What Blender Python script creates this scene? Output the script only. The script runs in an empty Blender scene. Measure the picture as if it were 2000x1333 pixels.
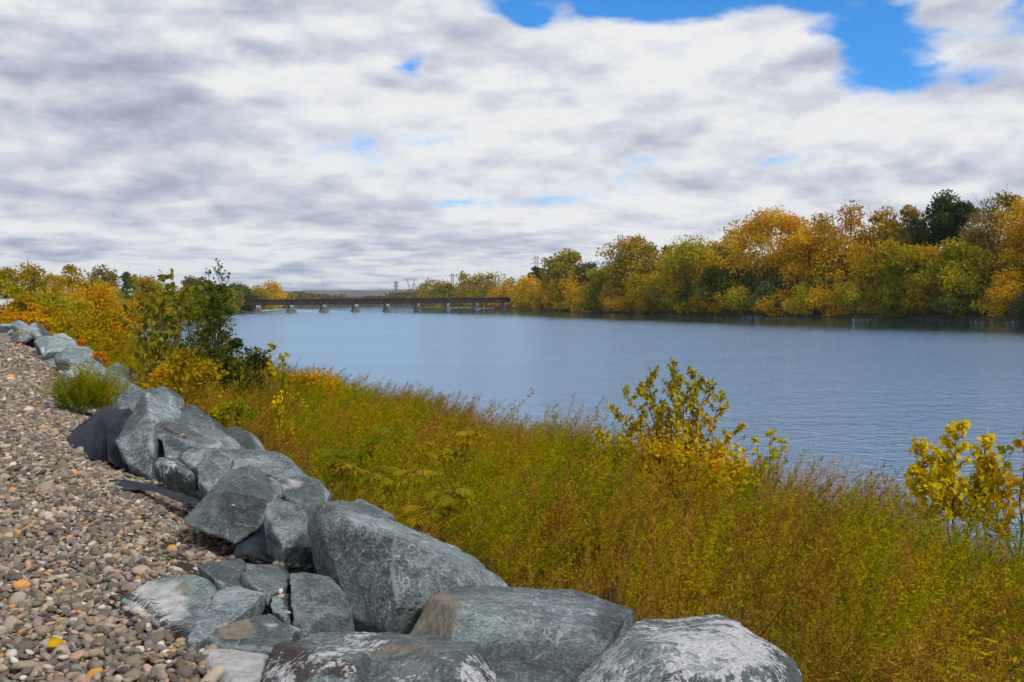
import bpy, bmesh, math, random
import numpy as np
from mathutils import Vector, Matrix, Euler, noise as mnoise
from mathutils.bvhtree import BVHTree

S = bpy.context.scene
C = S.collection
R = math.radians

# ------------------------------------------------------------------ camera
HC = 5.8                     # eye above the river; the gravel lies 1.4 m below it
FPX = 1921.0                 # focal length in pixels of a 2000 px wide frame
PITCH, ROLL = math.atan(78.5 / FPX), R(-0.6)
cam_d = bpy.data.cameras.new('camera')
cam = bpy.data.objects.new('camera', cam_d)
C.objects.link(cam)
S.camera = cam
cam_d.sensor_width = 36.0
cam_d.lens = 36.0 * FPX / 2000.0
cam_d.clip_start, cam_d.clip_end = 0.1, 30000.0
CM = Matrix.Rotation(R(90) - PITCH, 3, 'X') @ Matrix.Rotation(ROLL, 3, 'Z')
cam.matrix_world = Matrix.Translation((0, 0, HC)) @ CM.to_4x4()
CMI = CM.inverted()

# ------------------------------------------------------------------ node helper
class NT:
    def __init__(s, tree):
        s.t = tree
        s.N, s.L = tree.nodes, tree.links
    def n(s, typ, ins=None, **props):
        nd = s.N.new(typ)
        for k, v in props.items():
            setattr(nd, k, v)
        for k, v in (ins or {}).items():
            s.set(nd.inputs[k], v)
        return nd
    def set(s, sock, v):
        if isinstance(v, bpy.types.NodeSocket):
            s.L.new(v, sock)
        elif isinstance(v, (tuple, list)) and len(v) == 3 and sock.type == 'RGBA':
            sock.default_value = (*v, 1)
        else:
            sock.default_value = v
    def m(s, op, a, b=None, c=None, clamp=False):
        nd = s.N.new('ShaderNodeMath'); nd.operation = op; nd.use_clamp = clamp
        for i, v in enumerate((a, b, c)):
            if v is not None: s.set(nd.inputs[i], v)
        return nd.outputs[0]
    def vm(s, op, a, b=None, scale=None):
        nd = s.N.new('ShaderNodeVectorMath'); nd.operation = op
        s.set(nd.inputs[0], a)
        if b is not None: s.set(nd.inputs[1], b)
        if scale is not None: s.set(nd.inputs['Scale'], scale)
        return nd.outputs[0]
    def noise(s, vec, scale, detail=4, rough=0.55, dist=0.0, lac=2.0, out='Fac'):
        nd = s.n('ShaderNodeTexNoise', {'Scale': scale, 'Detail': detail, 'Roughness': rough, 'Distortion': dist, 'Lacunarity': lac})
        if vec is not None: s.L.new(vec, nd.inputs['Vector'])
        return nd.outputs[out]
    def smooth(s, x, lo, hi, a=0.0, b=1.0):
        nd = s.n('ShaderNodeMapRange', interpolation_type='SMOOTHSTEP')
        s.set(nd.inputs['Value'], x)
        for k, v in (('From Min', lo), ('From Max', hi), ('To Min', a), ('To Max', b)):
            s.set(nd.inputs[k], v)
        return nd.outputs['Result']
    def mix(s, f, a, b, blend='MIX'):
        nd = s.n('ShaderNodeMix', data_type='RGBA', blend_type=blend)
        s.set(nd.inputs[0], f); s.set(nd.inputs[6], a); s.set(nd.inputs[7], b)
        return nd.outputs[2]
    def ramp(s, f, stops, interp='LINEAR'):
        nd = s.N.new('ShaderNodeValToRGB')
        cr = nd.color_ramp; cr.interpolation = interp
        while len(cr.elements) < len(stops): cr.elements.new(0.5)
        for e, (p, col) in zip(cr.elements, stops):
            e.position = p; e.color = (*col, 1)
        s.set(nd.inputs[0], f)
        return nd.outputs[0]

# ------------------------------------------------------------------ sky
SUN_DIR = Vector((0.55, -0.50, 0.72)).normalized()        # towards the sun behind the cloud: high, to the right
world = bpy.data.worlds.new('World')
S.world = world
world.use_nodes = True
world.node_tree.nodes.clear()
w = NT(world.node_tree)
sky = w.n('ShaderNodeTexSky', sky_type='NISHITA', sun_disc=False)
sky.sun_elevation = math.asin(SUN_DIR.z)
sky.sun_rotation = math.atan2(SUN_DIR.x, SUN_DIR.y)
sky.altitude, sky.air_density, sky.dust_density, sky.ozone_density = 50, 1.0, 0.4, 2.0
tc = w.n('ShaderNodeTexCoord').outputs['Generated']
sx = w.n('ShaderNodeSeparateXYZ', {0: tc})
X, Y, Z = sx.outputs
iso = w.noise(tc, 11.0, 5, 0.55)
zc = w.m('MULTIPLY', w.m('ADD', w.m('MAXIMUM', Z, 0.0), 0.115), w.m('ADD', 1.0, w.m('MULTIPLY', w.m('SUBTRACT', iso, 0.5), w.smooth(Z, 0.0, 0.15, 0.05, 0.10))))
pu, pv = w.m('DIVIDE', X, zc), w.m('DIVIDE', Y, zc)
P = w.n('ShaderNodeCombineXYZ', {0: w.m('MULTIPLY', pu, 0.85), 1: w.m('MULTIPLY', pv, 0.9), 2: w.m('MULTIPLY', Z, 3.0)}).outputs[0]
P2 = w.vm('MULTIPLY', P, (1.08, 1.08, 0.97))
D1 = w.vm('MULTIPLY', tc, (1.0, 1.0, 2.4))
D2 = w.vm('SUBTRACT', D1, (0.0, 0.0, 0.045))
up = w.smooth(Z, 0.015, 0.13)
def cloud(p, d):
    """billows: a rolling deck, with rounded heads that stand up where the deck is seen from the side"""
    n_ = w.noise(p, 0.95, 3, 0.45, 0.0)
    b_ = w.noise(p, 2.1, 4, 0.50, 0.0)
    bil = w.m('ABSOLUTE', w.m('SUBTRACT', b_, 0.5))
    h0 = w.noise(d, 4.6, 5, 0.52, 0.0)
    h1 = w.noise(d, 10.5, 4, 0.52, 0.0)
    hd = w.m('ADD', h0, w.m('MULTIPLY', w.m('SUBTRACT', w.m('ABSOLUTE', w.m('SUBTRACT', h1, 0.5)), 0.08), 0.9))
    q = w.m('ADD', w.m('MULTIPLY', n_, 0.60), w.m('ADD', 0.15, w.m('MULTIPLY', bil, w.m('SUBTRACT', 0.95, w.m('MULTIPLY', up, 0.55)))))
    return w.m('ADD', q, w.m('MULTIPLY', w.m('SUBTRACT', hd, 0.5), w.m('MULTIPLY', up, 0.80)))
f1, f2 = cloud(P, D1), cloud(P2, D2)
big = w.noise(P, 0.30, 3, 0.5)
# large cloud masses and openings of this particular sky, as directions in the world
yy = w.m('MAXIMUM', Y, 0.08)
front = w.smooth(Y, 0.1, 0.4)
wob = w.noise(P, 1.4, 5, 0.6, out='Color')
ws = w.n('ShaderNodeSeparateColor', {0: wob})
az = w.m('ADD', w.m('DIVIDE', X, yy), w.m('MULTIPLY', w.m('SUBTRACT', ws.outputs[0], 0.5), 0.10))
el = w.m('ADD', w.m('DIVIDE', Z, yy), w.m('MULTIPLY', w.m('SUBTRACT', ws.outputs[1], 0.5), 0.05))
def blob(px, py, rx, ry):
    a0, e0 = (px - 1000) / FPX, (588 - py) / FPX + 0.0105 * (1000 - px) / FPX
    da = w.m('MULTIPLY', w.m('SUBTRACT', az, a0), FPX / rx)
    de = w.m('MULTIPLY', w.m('SUBTRACT', el, e0), FPX / ry)
    q = w.m('ADD', w.m('MULTIPLY', da, da), w.m('MULTIPLY', de, de))
    return w.m('MULTIPLY', w.m('POWER', 2.718, w.m('MULTIPLY', q, -1.0)), front)
def total(lst):
    acc = None
    for px, py, rx, ry, amp in lst:
        v = w.m('MULTIPLY', blob(px, py, rx, ry), amp)
        acc = v if acc is None else w.m('ADD', acc, v)
    return acc
OPEN = [(1330, 0, 360, 52, -.56), (1690, 90, 150, 66, -.50), (1990, 60, 90, 90, -.26), (1850, 155, 170, 30, -.25), (830, 138, 34, 24, -.24),
        (1040, 55, 60, 30, -.26), (1240, 275, 130, 26, -.13), (1500, 300, 150, 24, -.15), (860, 395, 100, 16, -.17), (1060, 400, 100, 18, -.17),
        (1380, 120, 330, 60, .12), (150, 200, 420, 170, .12), (1600, 240, 500, 50, .08), (480, 445, 260, 60, .16), (760, 215, 150, 45, .14), (1010, 390, 90, 20, .05)]
TONE = [(170, 130, 230, 70, -.36), (330, 200, 120, 60, -.26), (545, 185, 60, 42, -.30), (60, 345, 230, 70, -.30), (370, 345, 170, 48, -.22), (700, 275, 130, 50, -.22),
        (290, 15, 60, 24, -.22), (790, 430, 220, 26, -.28), (1500, 345, 400, 30, -.14), (640, 480, 300, 18, -.14),
        (1420, 120, 260, 60, .30), (600, 165, 200, 60, .26), (80, 205, 160, 26, .30), (1050, 250, 160, 50, .26), (950, 330, 340, 26, .14), (930, 420, 50, 30, .30), (1500, 420, 420, 40, .22), (1450, 235, 330, 26, .16)]
dens = w.m('ADD', w.m('ADD', f1, w.m('MULTIPLY', w.m('SUBTRACT', big, 0.5), 0.25)), total(OPEN))
cover = w.smooth(dens, 0.22, 0.42)
lit = w.m('MULTIPLY', w.m('SUBTRACT', f2, f1), w.m('SUBTRACT', 3.4, w.m('MULTIPLY', up, 1.6)))
tone = w.m('ADD', w.m('ADD', w.m('ADD', 0.75, lit), w.m('MULTIPLY', w.m('SUBTRACT', f1, 0.5), -0.65)), total(TONE))
ccol = w.ramp(tone, [(0.0, (.36, .40, .52)), (0.35, (.52, .56, .68)), (0.62, (.70, .73, .82)), (0.85, (.86, .88, .92)), (1.0, (.95, .95, .95))])
hz = w.smooth(Z, 0.10, 0.0)
ccol = w.mix(w.m('MULTIPLY', hz, 0.22), ccol, (.70, .77, .88))
blue = w.mix(1.0, sky.outputs[0], (0.27, 0.80, 1.32), 'MULTIPLY')
blue = w.mix(w.m('MULTIPLY', hz, 0.6), blue, (4.0, 5.4, 6.9))
col = w.mix(cover, blue, w.vm('SCALE', ccol, scale=6.9))
bg = w.n('ShaderNodeBackground', {'Color': col, 'Strength': 0.1})
wo = w.n('ShaderNodeOutputWorld', {'Surface': bg.outputs[0]})
world.cycles.sampling_method = 'MANUAL'
world.cycles.sample_map_resolution = 512

sun_d = bpy.data.lights.new('sun', 'SUN')
sun_d.energy, sun_d.angle, sun_d.color = 2.3, R(12), (1.0, 0.94, 0.86)
sun = bpy.data.objects.new('sun', sun_d)
C.objects.link(sun)
sun.rotation_euler = SUN_DIR.to_track_quat('Z', 'Y').to_euler()

S.view_settings.view_transform = 'Standard'
S.view_settings.look = 'None'
S.view_settings.exposure = 0.4
S.view_settings.gamma = 1.0
S.cycles.max_bounces = 6
S.cycles.transparent_max_bounces = 6
S.cycles.use_denoising = True

# ------------------------------------------------------------------ geometry helpers
def ray(px, py):
    v = CM @ Vector(((px - 1000) / FPX, -(py - 666.5) / FPX, -1.0))
    return v
def at(px, py, d):
    """the point d metres ahead that the camera sees at this pixel of the photograph"""
    v = ray(px, py)
    return Vector((0, 0, HC)) + v * (d / v.y)
def on_plane(px, py, z):
    v = ray(px, py)
    return Vector((0, 0, HC)) + v * ((z - HC) / v.z)
def proj(p):
    q = CMI @ (Vector(p) - Vector((0, 0, HC)))
    if q.z > -1e-3: return (-9999, -9999, -1)
    return (1000 + FPX * q.x / -q.z, 666.5 - FPX * q.y / -q.z, -q.z)
CMI_np = np.array(CMI)
def proj_np(p):
    q = (np.asarray(p) - np.array([0, 0, HC])) @ CMI_np.T
    zz = np.maximum(-q[:, 2], 1e-3)
    return 1000 + FPX * q[:, 0] / zz, 666.5 - FPX * q[:, 1] / zz, -q[:, 2]

TH = math.atan(0.53)                                  # the embankment runs off to the left of the view
U = Vector((-math.sin(TH), math.cos(TH), 0))          # along the embankment
Nn = Vector((math.cos(TH), math.sin(TH), 0))          # from the gravel down to the river
GZ = 4.4
PROF = [(-60, 4.4), (0.9, 4.4), (1.5, 4.15), (2.6, 3.72), (5, 2.95), (8, 2.25), (14, 1.2), (16, 0.05), (18, -0.9), (24, -1.6)]
PS, PZ = [a for a, b in PROF], [b for a, b in PROF]
def zb(s): return float(np.interp(s, PS, PZ))
def ts(p): return p[0] * U.x + p[1] * U.y, p[0] * Nn.x + p[1] * Nn.y
def pos(t, s, dz=0.0):
    v = U * t + Nn * s
    return Vector((v.x, v.y, zb(s) + dz))

def tag(o, label=None, cat=None, group=None, kind=None):
    for k, v in (('label', label), ('category', cat), ('group', group), ('kind', kind)):
        if v: o[k] = v
    return o
def link(name, me, mats=(), parent=None):
    o = bpy.data.objects.new(name, me)
    C.objects.link(o)
    if me is not None:
        for m_ in (mats if isinstance(mats, (list, tuple)) else [mats]):
            if m_ is not None: me.materials.append(m_)
    if parent is not None:
        o.parent = parent
        o.matrix_parent_inverse = Matrix.Identity(4)
    return o
def empty(name, loc):
    o = bpy.data.objects.new(name, None)
    C.objects.link(o); o.location = loc
    o.empty_display_size = 0.2
    return o
def mesh_np(name, verts, faces, k=4, smooth=False, tint=None):
    """verts (n,3), faces (m,k) -> mesh, quickly"""
    verts = np.ascontiguousarray(verts, dtype=np.float32); faces = np.ascontiguousarray(faces, dtype=np.int32)
    me = bpy.data.meshes.new(name)
    me.vertices.add(len(verts)); me.vertices.foreach_set('co', verts.ravel())
    me.loops.add(faces.size); me.loops.foreach_set('vertex_index', faces.ravel())
    me.polygons.add(len(faces))
    me.polygons.foreach_set('loop_start', np.arange(0, faces.size, k, dtype=np.int32))
    me.polygons.foreach_set('loop_total', np.full(len(faces), k, dtype=np.int32))
    me.update(calc_edges=True)
    if smooth: me.polygons.foreach_set('use_smooth', np.ones(len(faces), dtype=bool))
    if tint is not None:
        a = me.attributes.new('tint', 'FLOAT', 'FACE'); a.data.foreach_set('value', np.ascontiguousarray(tint, dtype=np.float32))
    return me
class MB:
    """collects boxes, tubes and polygons into one mesh"""
    def __init__(s): s.v, s.f = [], []
    def box(s, c, size, rz=0.0, taper=1.0):
        i = len(s.v); cs, sn = math.cos(rz), math.sin(rz)
        for dz in (-.5, .5):
            k = 1.0 if dz < 0 else taper
            for dx, dy in ((-.5, -.5), (.5, -.5), (.5, .5), (-.5, .5)):
                x, y = dx * size[0] * k, dy * size[1] * k
                s.v.append((c[0] + x * cs - y * sn, c[1] + x * sn + y * cs, c[2] + dz * size[2]))
        for f in ((0, 3, 2, 1), (4, 5, 6, 7), (0, 1, 5, 4), (1, 2, 6, 5), (2, 3, 7, 6), (3, 0, 4, 7)):
            s.f.append(tuple(i + a for a in f))
        return s
    def tube(s, pts, rad, sides=6):
        pts = [Vector(p) for p in pts]
        if not isinstance(rad, (list, tuple)): rad = [rad] * len(pts)
        i0 = len(s.v)
        for i, p in enumerate(pts):
            d = (pts[min(i + 1, len(pts) - 1)] - pts[max(i - 1, 0)])
            d = d.normalized() if d.length > 1e-9 else Vector((0, 0, 1))
            a = d.orthogonal().normalized() if i == 0 else (a - d * a.dot(d)).normalized()
            b = d.cross(a)
            for j in range(sides):
                t = 2 * math.pi * j / sides
                s.v.append(tuple(p + (a * math.cos(t) + b * math.sin(t)) * rad[i]))
        for i in range(len(pts) - 1):
            for j in range(sides):
                k = (j + 1) % sides
                s.f.append((i0 + i * sides + j, i0 + i * sides + k, i0 + (i + 1) * sides + k, i0 + (i + 1) * sides + j))
        s.f.append(tuple(i0 + j for j in reversed(range(sides))))
        s.f.append(tuple(i0 + (len(pts) - 1) * sides + j for j in range(sides)))
        return s
    def poly(s, pts):
        i = len(s.v); s.v += [tuple(p) for p in pts]; s.f.append(tuple(range(i, i + len(pts)))); return s
    def mesh(s, name, smooth=False):
        me = bpy.data.meshes.new(name); me.from_pydata(s.v, [], s.f); me.update()
        if smooth: me.polygons.foreach_set('use_smooth', [True] * len(me.polygons))
        return me
    def build(s, name, mats=(), parent=None, smooth=False):
        return link(name, s.mesh(name, smooth), mats, parent)
def remesh(me, voxel):
    o = bpy.data.objects.new('tmp', me); C.objects.link(o)
    md = o.modifiers.new('r', 'REMESH'); md.mode = 'VOXEL'; md.voxel_size = voxel; md.use_smooth_shade = True
    dg = bpy.context.evaluated_depsgraph_get(); dg.update()
    out = bpy.data.meshes.new_from_object(o.evaluated_get(dg))
    bpy.data.objects.remove(o); bpy.data.meshes.remove(me)
    return out
def fbm(p, f, o=3):
    return mnoise.fractal(p * f, 0.9, 2.1, o, noise_basis='PERLIN_ORIGINAL')

# ------------------------------------------------------------------ materials
def new_mat(name):
    m = bpy.data.materials.new(name); m.use_nodes = True; m.node_tree.nodes.clear()
    return m, NT(m.node_tree)
def finish(t, shader, disp=None):
    o = t.n('ShaderNodeOutputMaterial', {'Surface': shader})
    return o
def pbr(t, col, rough=0.8, bump=None, spec=0.3, bdist=0.02, bstr=0.6, metal=0.0):
    b = t.n('ShaderNodeBsdfPrincipled', {'Base Color': col, 'Roughness': rough, 'Specular IOR Level': spec, 'Metallic': metal})
    if bump is not None:
        bn = t.n('ShaderNodeBump', {'Height': bump, 'Distance': bdist, 'Strength': bstr})
        t.L.new(bn.outputs[0], b.inputs['Normal'])
    return b.outputs[0]
def mat_noise(name, stops, scale=3.0, rough=0.85, bscale=None, bdist=0.02, spec=0.25, detail=6, coord='Object'):
    m, t = new_mat(name)
    co = t.n('ShaderNodeTexCoord').outputs[coord]
    c = t.ramp(t.noise(co, scale, detail, 0.6), stops)
    finish(t, pbr(t, c, rough, t.noise(co, bscale or scale * 6, 6, 0.65), spec, bdist))
    return m
def leaf_mat(name, cols, trans=0.36, patch=None, rnd=0.35, rough=0.6):
    """cols: colours from one end of the tint to the other; every leaf has its own tint"""
    m, t = new_mat(name)
    a = t.n('ShaderNodeAttribute', attribute_name='tint').outputs['Fac']
    r = t.n('ShaderNodeObjectInfo').outputs['Random']
    f = t.m('ADD', t.m('MULTIPLY', a, 1 - rnd), t.m('MULTIPLY', r, rnd))
    if patch:
        g = t.n('ShaderNodeNewGeometry').outputs['Position']
        nz = t.noise(g, patch[0], 3, 0.6)
        f = t.m('ADD', f, t.m('MULTIPLY', t.m('SUBTRACT', nz, 0.5), patch[1]), clamp=True)
    n_ = len(cols)
    c = t.ramp(f, [(i / (n_ - 1), x) for i, x in enumerate(cols)])
    d = t.n('ShaderNodeBsdfPrincipled', {'Base Color': c, 'Roughness': rough, 'Specular IOR Level': 0.06})
    tr = t.n('ShaderNodeBsdfTranslucent', {'Color': c})
    mx = t.n('ShaderNodeMixShader', {0: trans, 1: d.outputs[0], 2: tr.outputs[0]})
    finish(t, mx.outputs[0])
    return m

def rock_mat(name, base=1.0, tanamt=0.0):
    m, t = new_mat(name)
    co = t.n('ShaderNodeTexCoord').outputs['Object']
    rnd = t.n('ShaderNodeObjectInfo').outputs['Random']
    off = t.n('ShaderNodeCombineXYZ', {0: t.m('MULTIPLY', rnd, 37.0), 1: t.m('MULTIPLY', rnd, 91.0), 2: t.m('MULTIPLY', rnd, 13.0)}).outputs[0]
    p = t.vm('ADD', co, off)
    st = t.n('ShaderNodeAttribute', attribute_name='stain')
    sp = t.n('ShaderNodeSeparateColor', {0: st.outputs['Color']})
    n1 = t.noise(p, 2.2, 7, 0.62, 0.4)
    n2 = t.noise(p, 14, 8, 0.7)
    n3 = t.noise(p, 70, 4, 0.7)
    k = base
    c = t.ramp(n1, [(0.36, (.050 * k, .064 * k, .070 * k)), (0.50, (.105 * k, .128 * k, .134 * k)), (0.64, (.195 * k, .228 * k, .232 * k))])
    c = t.mix(t.smooth(n2, 0.48, 0.62, 0, 0.60), c, (.24 * k, .275 * k, .28 * k))
    c = t.mix(t.smooth(n2, 0.46, 0.36, 0, 0.55), c, (.040, .050, .054))
    c = t.mix(t.smooth(n3, 0.53, 0.64, 0, 0.55), c, (.36 * k, .39 * k, .39 * k))
    c = t.mix(t.smooth(n3, 0.46, 0.36, 0, 0.6), c, (.030, .038, .042))
    # pale scuffs and scratches drawn out along the cleavage
    scr = t.noise(t.vm('MULTIPLY', p, (3.0, 3.0, 22.0)), 2.2, 6, 0.7, 0.8)
    c = t.mix(t.m('MULTIPLY', t.smooth(scr, 0.56, 0.68), t.smooth(n1, 0.42, 0.58, 0.1, 0.7)), c, (.34 * k, .37 * k, .375 * k))
    # greenish and brownish casts
    c = t.mix(t.smooth(t.noise(p, 1.3, 3, 0.5), 0.50, 0.72, 0, 0.45), c, t.mix(1.0, c, (0.92, 1.08, 0.86), 'MULTIPLY'))
    # quartz veins: thin crooked lines
    vw = t.vm('ADD', p, t.vm('SCALE', t.noise(p, 2.5, 4, 0.6, out='Color'), scale=0.30))
    vo = t.n('ShaderNodeTexVoronoi', {'Vector': vw, 'Scale': 2.1}, feature='DISTANCE_TO_EDGE')
    vein = t.m('MULTIPLY', t.smooth(vo.outputs['Distance'], 0.012, 0.001), t.smooth(t.noise(p, 3.1, 4, 0.6), 0.50, 0.62))
    vo2 = t.n('ShaderNodeTexVoronoi', {'Vector': t.vm('MULTIPLY', vw, (1.0, 2.4, 1.3)), 'Scale': 3.4}, feature='DISTANCE_TO_EDGE')
    vein2 = t.m('MULTIPLY', t.smooth(vo2.outputs['Distance'], 0.008, 0.0005), t.smooth(t.noise(p, 2.0, 5, 0.7), 0.52, 0.66))
    c = t.mix(t.m('MAXIMUM', t.m('MULTIPLY', vein, 0.85), t.m('MULTIPLY', vein2, 0.65)), c, (.50, .54, .55))
    # chipped edges are paler
    pt = t.n('ShaderNodeNewGeometry').outputs['Pointiness']
    edge = t.m('MULTIPLY', t.smooth(pt, 0.512, 0.56), t.smooth(n2, 0.38, 0.56, 0.2, 1.0))
    c = t.mix(t.m('MULTIPLY', edge, 0.75), c, (.36, .41, .42))
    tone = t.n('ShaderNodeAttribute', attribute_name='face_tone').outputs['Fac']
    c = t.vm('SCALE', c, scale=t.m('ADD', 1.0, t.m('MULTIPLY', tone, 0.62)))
    c = t.mix(1.0, c, (0.97, 1.0, 1.02), 'MULTIPLY')
    # stains: red = tan weathering, green = white lichen, blue = pale mineral bloom
    tn = t.smooth(t.m('ADD', sp.outputs[0], t.m('MULTIPLY', t.m('SUBTRACT', n2, 0.5), 0.9)), 0.42, 0.62)
    c = t.mix(t.m('MULTIPLY', tn, 0.88), c, t.ramp(t.noise(t.vm('MULTIPLY', p, (1, 1, 0.35)), 9, 7, 0.7), [(0.3, (.14, .11, .07)), (0.55, (.33, .27, .19)), (0.75, (.50, .42, .31))]))
    bl = t.smooth(t.m('ADD', sp.outputs[2], t.m('MULTIPLY', t.m('SUBTRACT', t.noise(p, 6, 7, 0.65), 0.5), 1.1)), 0.40, 0.66)
    c = t.mix(t.m('MULTIPLY', bl, 0.9), c, t.ramp(n2, [(0.36, (.46, .455, .45)), (0.6, (.80, .79, .77))]))
    ln = t.m('ADD', t.m('MULTIPLY', t.noise(p, 8, 5, 0.6), 0.40), t.m('MULTIPLY', t.noise(p, 30, 6, 0.78, 0.3), 0.60))
    li = t.smooth(t.m('ADD', t.m('MINIMUM', sp.outputs[1], 0.80), t.m('MULTIPLY', t.m('SUBTRACT', ln, 0.5), 4.5)), 0.50, 0.62)
    c = t.mix(li, c, t.ramp(n3, [(0.3, (.42, .43, .47)), (0.55, (.80, .80, .82))]))
    vq = t.n('ShaderNodeAttribute', attribute_name='vein').outputs['Fac']
    c = t.mix(t.m('MULTIPLY', t.smooth(vq, 0.40, 1.05), t.smooth(n2, 0.40, 0.56, 0.25, 0.85)), c, (.56, .59, .60))
    al = t.n('ShaderNodeAttribute', attribute_name='rust').outputs['Fac']
    ru = t.smooth(t.m('ADD', al, t.m('MULTIPLY', t.m('SUBTRACT', t.noise(p, 7, 6, 0.7), 0.5), 1.6)), 0.50, 0.62)
    c = t.mix(t.m('MULTIPLY', t.m('MULTIPLY', ru, t.m('SUBTRACT', 1.0, li)), 0.9), c, t.ramp(n2, [(0.35, (.035, .028, .034)), (0.62, (.09, .055, .03)), (0.75, (.24, .12, .03))]))
    h = t.m('ADD', t.m('MULTIPLY', n2, 0.7), t.m('ADD', t.m('MULTIPLY', n3, 0.28), t.m('MULTIPLY', li, 0.10)))
    finish(t, pbr(t, c, t.smooth(n2, 0.3, 0.7, 0.55, 0.85), h, 0.35, 0.09, 1.0))
    return m

# ================================================================== SETTING
def grid_mesh(name, rows, mats, smooth=True):
    """rows: list of equally long lists of points"""
    n_, m_ = len(rows), len(rows[0])
    v = np.array([p for r in rows for p in r], dtype=np.float32).reshape(-1, 3)
    i = np.arange((n_ - 1) * (m_ - 1)); a = (i // (m_ - 1)) * m_ + i % (m_ - 1)
    f = np.stack([a, a + 1, a + m_ + 1, a + m_], 1)
    return link(name, mesh_np(name, v, f, 4, smooth), mats)

SOIL = mat_noise('dark_soil', [(0.3, (.018, .014, .008)), (0.6, (.045, .034, .016)), (0.8, (.07, .052, .025))], 2.5, 0.95, 14, 0.05)
LAND = mat_noise('leaf_litter', [(0.3, (.030, .026, .010)), (0.6, (.075, .058, .018)), (0.8, (.11, .075, .02))], 0.25, 0.95, 3.0, 0.1)
BED = mat_noise('river_bed', [(0.3, (.03, .03, .025)), (0.7, (.06, .055, .045))], 0.1)
DUST = mat_noise('gravel_fines', [(0.3, (.055, .045, .034)), (0.55, (.12, .10, .075)), (0.75, (.20, .17, .13))], 30, 0.95, 60, 0.02)

# one sheet under everything, out to the horizon
tag(grid_mesh('river_bed', [[(x, y, -1.8) for x in np.linspace(-9000, 9000, 7)] for y in np.linspace(-3000, 14000, 7)], BED), kind='structure')

# gravel top of the embankment; far along, where single stones cannot be told apart, the material carries the stones
def gravel_far_mat():
    m, t = new_mat('gravel_top')
    co = t.n('ShaderNodeTexCoord').outputs['Object']
    vo = t.n('ShaderNodeTexVoronoi', {'Vector': co, 'Scale': 15.0, 'Randomness': 1.0})
    sc = t.n('ShaderNodeSeparateColor', {0: vo.outputs['Color']})
    c = t.ramp(sc.outputs[0], PEB, 'CONSTANT')
    c = t.mix(t.smooth(t.noise(co, 0.9, 4, 0.6), 0.40, 0.66, 0.0, 0.45), c, (.10, .082, .062))
    finish(t, pbr(t, c, 0.9, t.m('SUBTRACT', 1.0, vo.outputs['Distance']), 0.25, 0.04, 0.9))
    return m
PEB = [(0.0, (0.148, 0.120, 0.088)), (0.14, (0.204, 0.164, 0.118)), (0.26, (0.092, 0.078, 0.064)), (0.36, (0.272, 0.220, 0.164)), (0.47, (0.160, 0.138, 0.112)), (0.56, (0.336, 0.260, 0.180)),
       (0.65, (0.124, 0.094, 0.064)), (0.73, (0.352, 0.296, 0.236)), (0.79, (0.172, 0.172, 0.140)), (0.84, (0.368, 0.224, 0.140)), (0.875, (0.264, 0.196, 0.180)), (0.92, (0.480, 0.440, 0.392)), (0.965, (0.464, 0.232, 0.056)), (0.985, (0.120, 0.092, 0.112))]
GRAVF = gravel_far_mat()
def gz(x, y, s):
    return GZ + 0.035 * mnoise.noise(Vector((x * 0.45, y * 0.45, 2.0))) - max(0.0, s - 0.75) * 0.30
tl = list(np.arange(-6, 14, 0.35)) + list(np.arange(14, 60, 1.2)) + list(np.arange(60, 420, 12))
rows = []
for t_ in tl:
    r_ = []
    for s_ in list(np.arange(-14, -3, 2.0)) + list(np.arange(-3, 1.70, 0.22)):
        p = U * t_ + Nn * s_
        r_.append((p.x, p.y, gz(p.x, p.y, s_)))
    rows.append(r_)
gravel_path = tag(grid_mesh('gravel_path', rows, GRAVF), kind='structure')

# slope from the gravel to the water
rows = []
for t_ in list(np.arange(-20, 60, 1.0)) + list(np.arange(60, 150, 6)):
    r_ = []
    for s_ in list(np.arange(0.6, 3, 0.3)) + list(np.arange(3, 17, 0.7)) + [18, 20, 24]:
        p = U * t_ + Nn * s_
        r_.append((p.x, p.y, zb(s_) - 0.03 + 0.12 * mnoise.noise(Vector((p.x * 0.5, p.y * 0.5, 7.0))) * (1 if s_ > 2 else 0.2)))
    rows.append(r_)
tag(grid_mesh('river_bank', rows, SOIL), kind='structure')

def land(name, shore, side, prof):
    rows = []
    for k, (x, y) in enumerate(shore):
        r_ = []
        for off, z in prof:
            r_.append((x + side * off, y, z + (0.3 * mnoise.noise(Vector((x * .03 + off * .02, y * .03, 3))) if 2 < off < 500 else 0)))
        rows.append(r_)
    return tag(grid_mesh(name, rows, LAND), kind='structure')
def densify(pts, step):
    out = []
    for (x0, y0), (x1, y1) in zip(pts[:-1], pts[1:]):
        k = max(1, int(math.hypot(x1 - x0, y1 - y0) / step))
        out += [(x0 + (x1 - x0) * i / k, y0 + (y1 - y0) * i / k) for i in range(k)]
    return out + [pts[-1]]
LSH = [(37, -40), (18, 0), (-46, 120), (-86, 205), (-118, 290), (-130, 371), (-148, 504), (-164, 590), (-205, 800), (-260, 1050), (-340, 1400), (-380, 1560)]
RSH = [(260, -60), (215, 40), (170, 120), (142, 180), (120, 230), (100, 276), (72, 346), (46, 444), (18, 590), (2, 690), (-50, 960), (-121, 1290), (-150, 1560)]
BANKP = [(-3, -1.5), (0, -0.05), (2.5, .8), (12, 1.6), (60, 2.4), (400, 4), (5000, 8)]
land('left_bank_land', densify(LSH, 25), -1, BANKP)
land('right_bank_land', densify(RSH, 25), 1, BANKP)
tag(grid_mesh('far_plain', [[(x, y, z + 0.4 * math.sin(x * .01)) for x in np.linspace(-4000, 4000, 60)] for y, z in ((1520, -1.5), (1535, 0.8), (1600, 2.5), (3500, 6), (9000, 12))], LAND), kind='structure')
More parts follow.
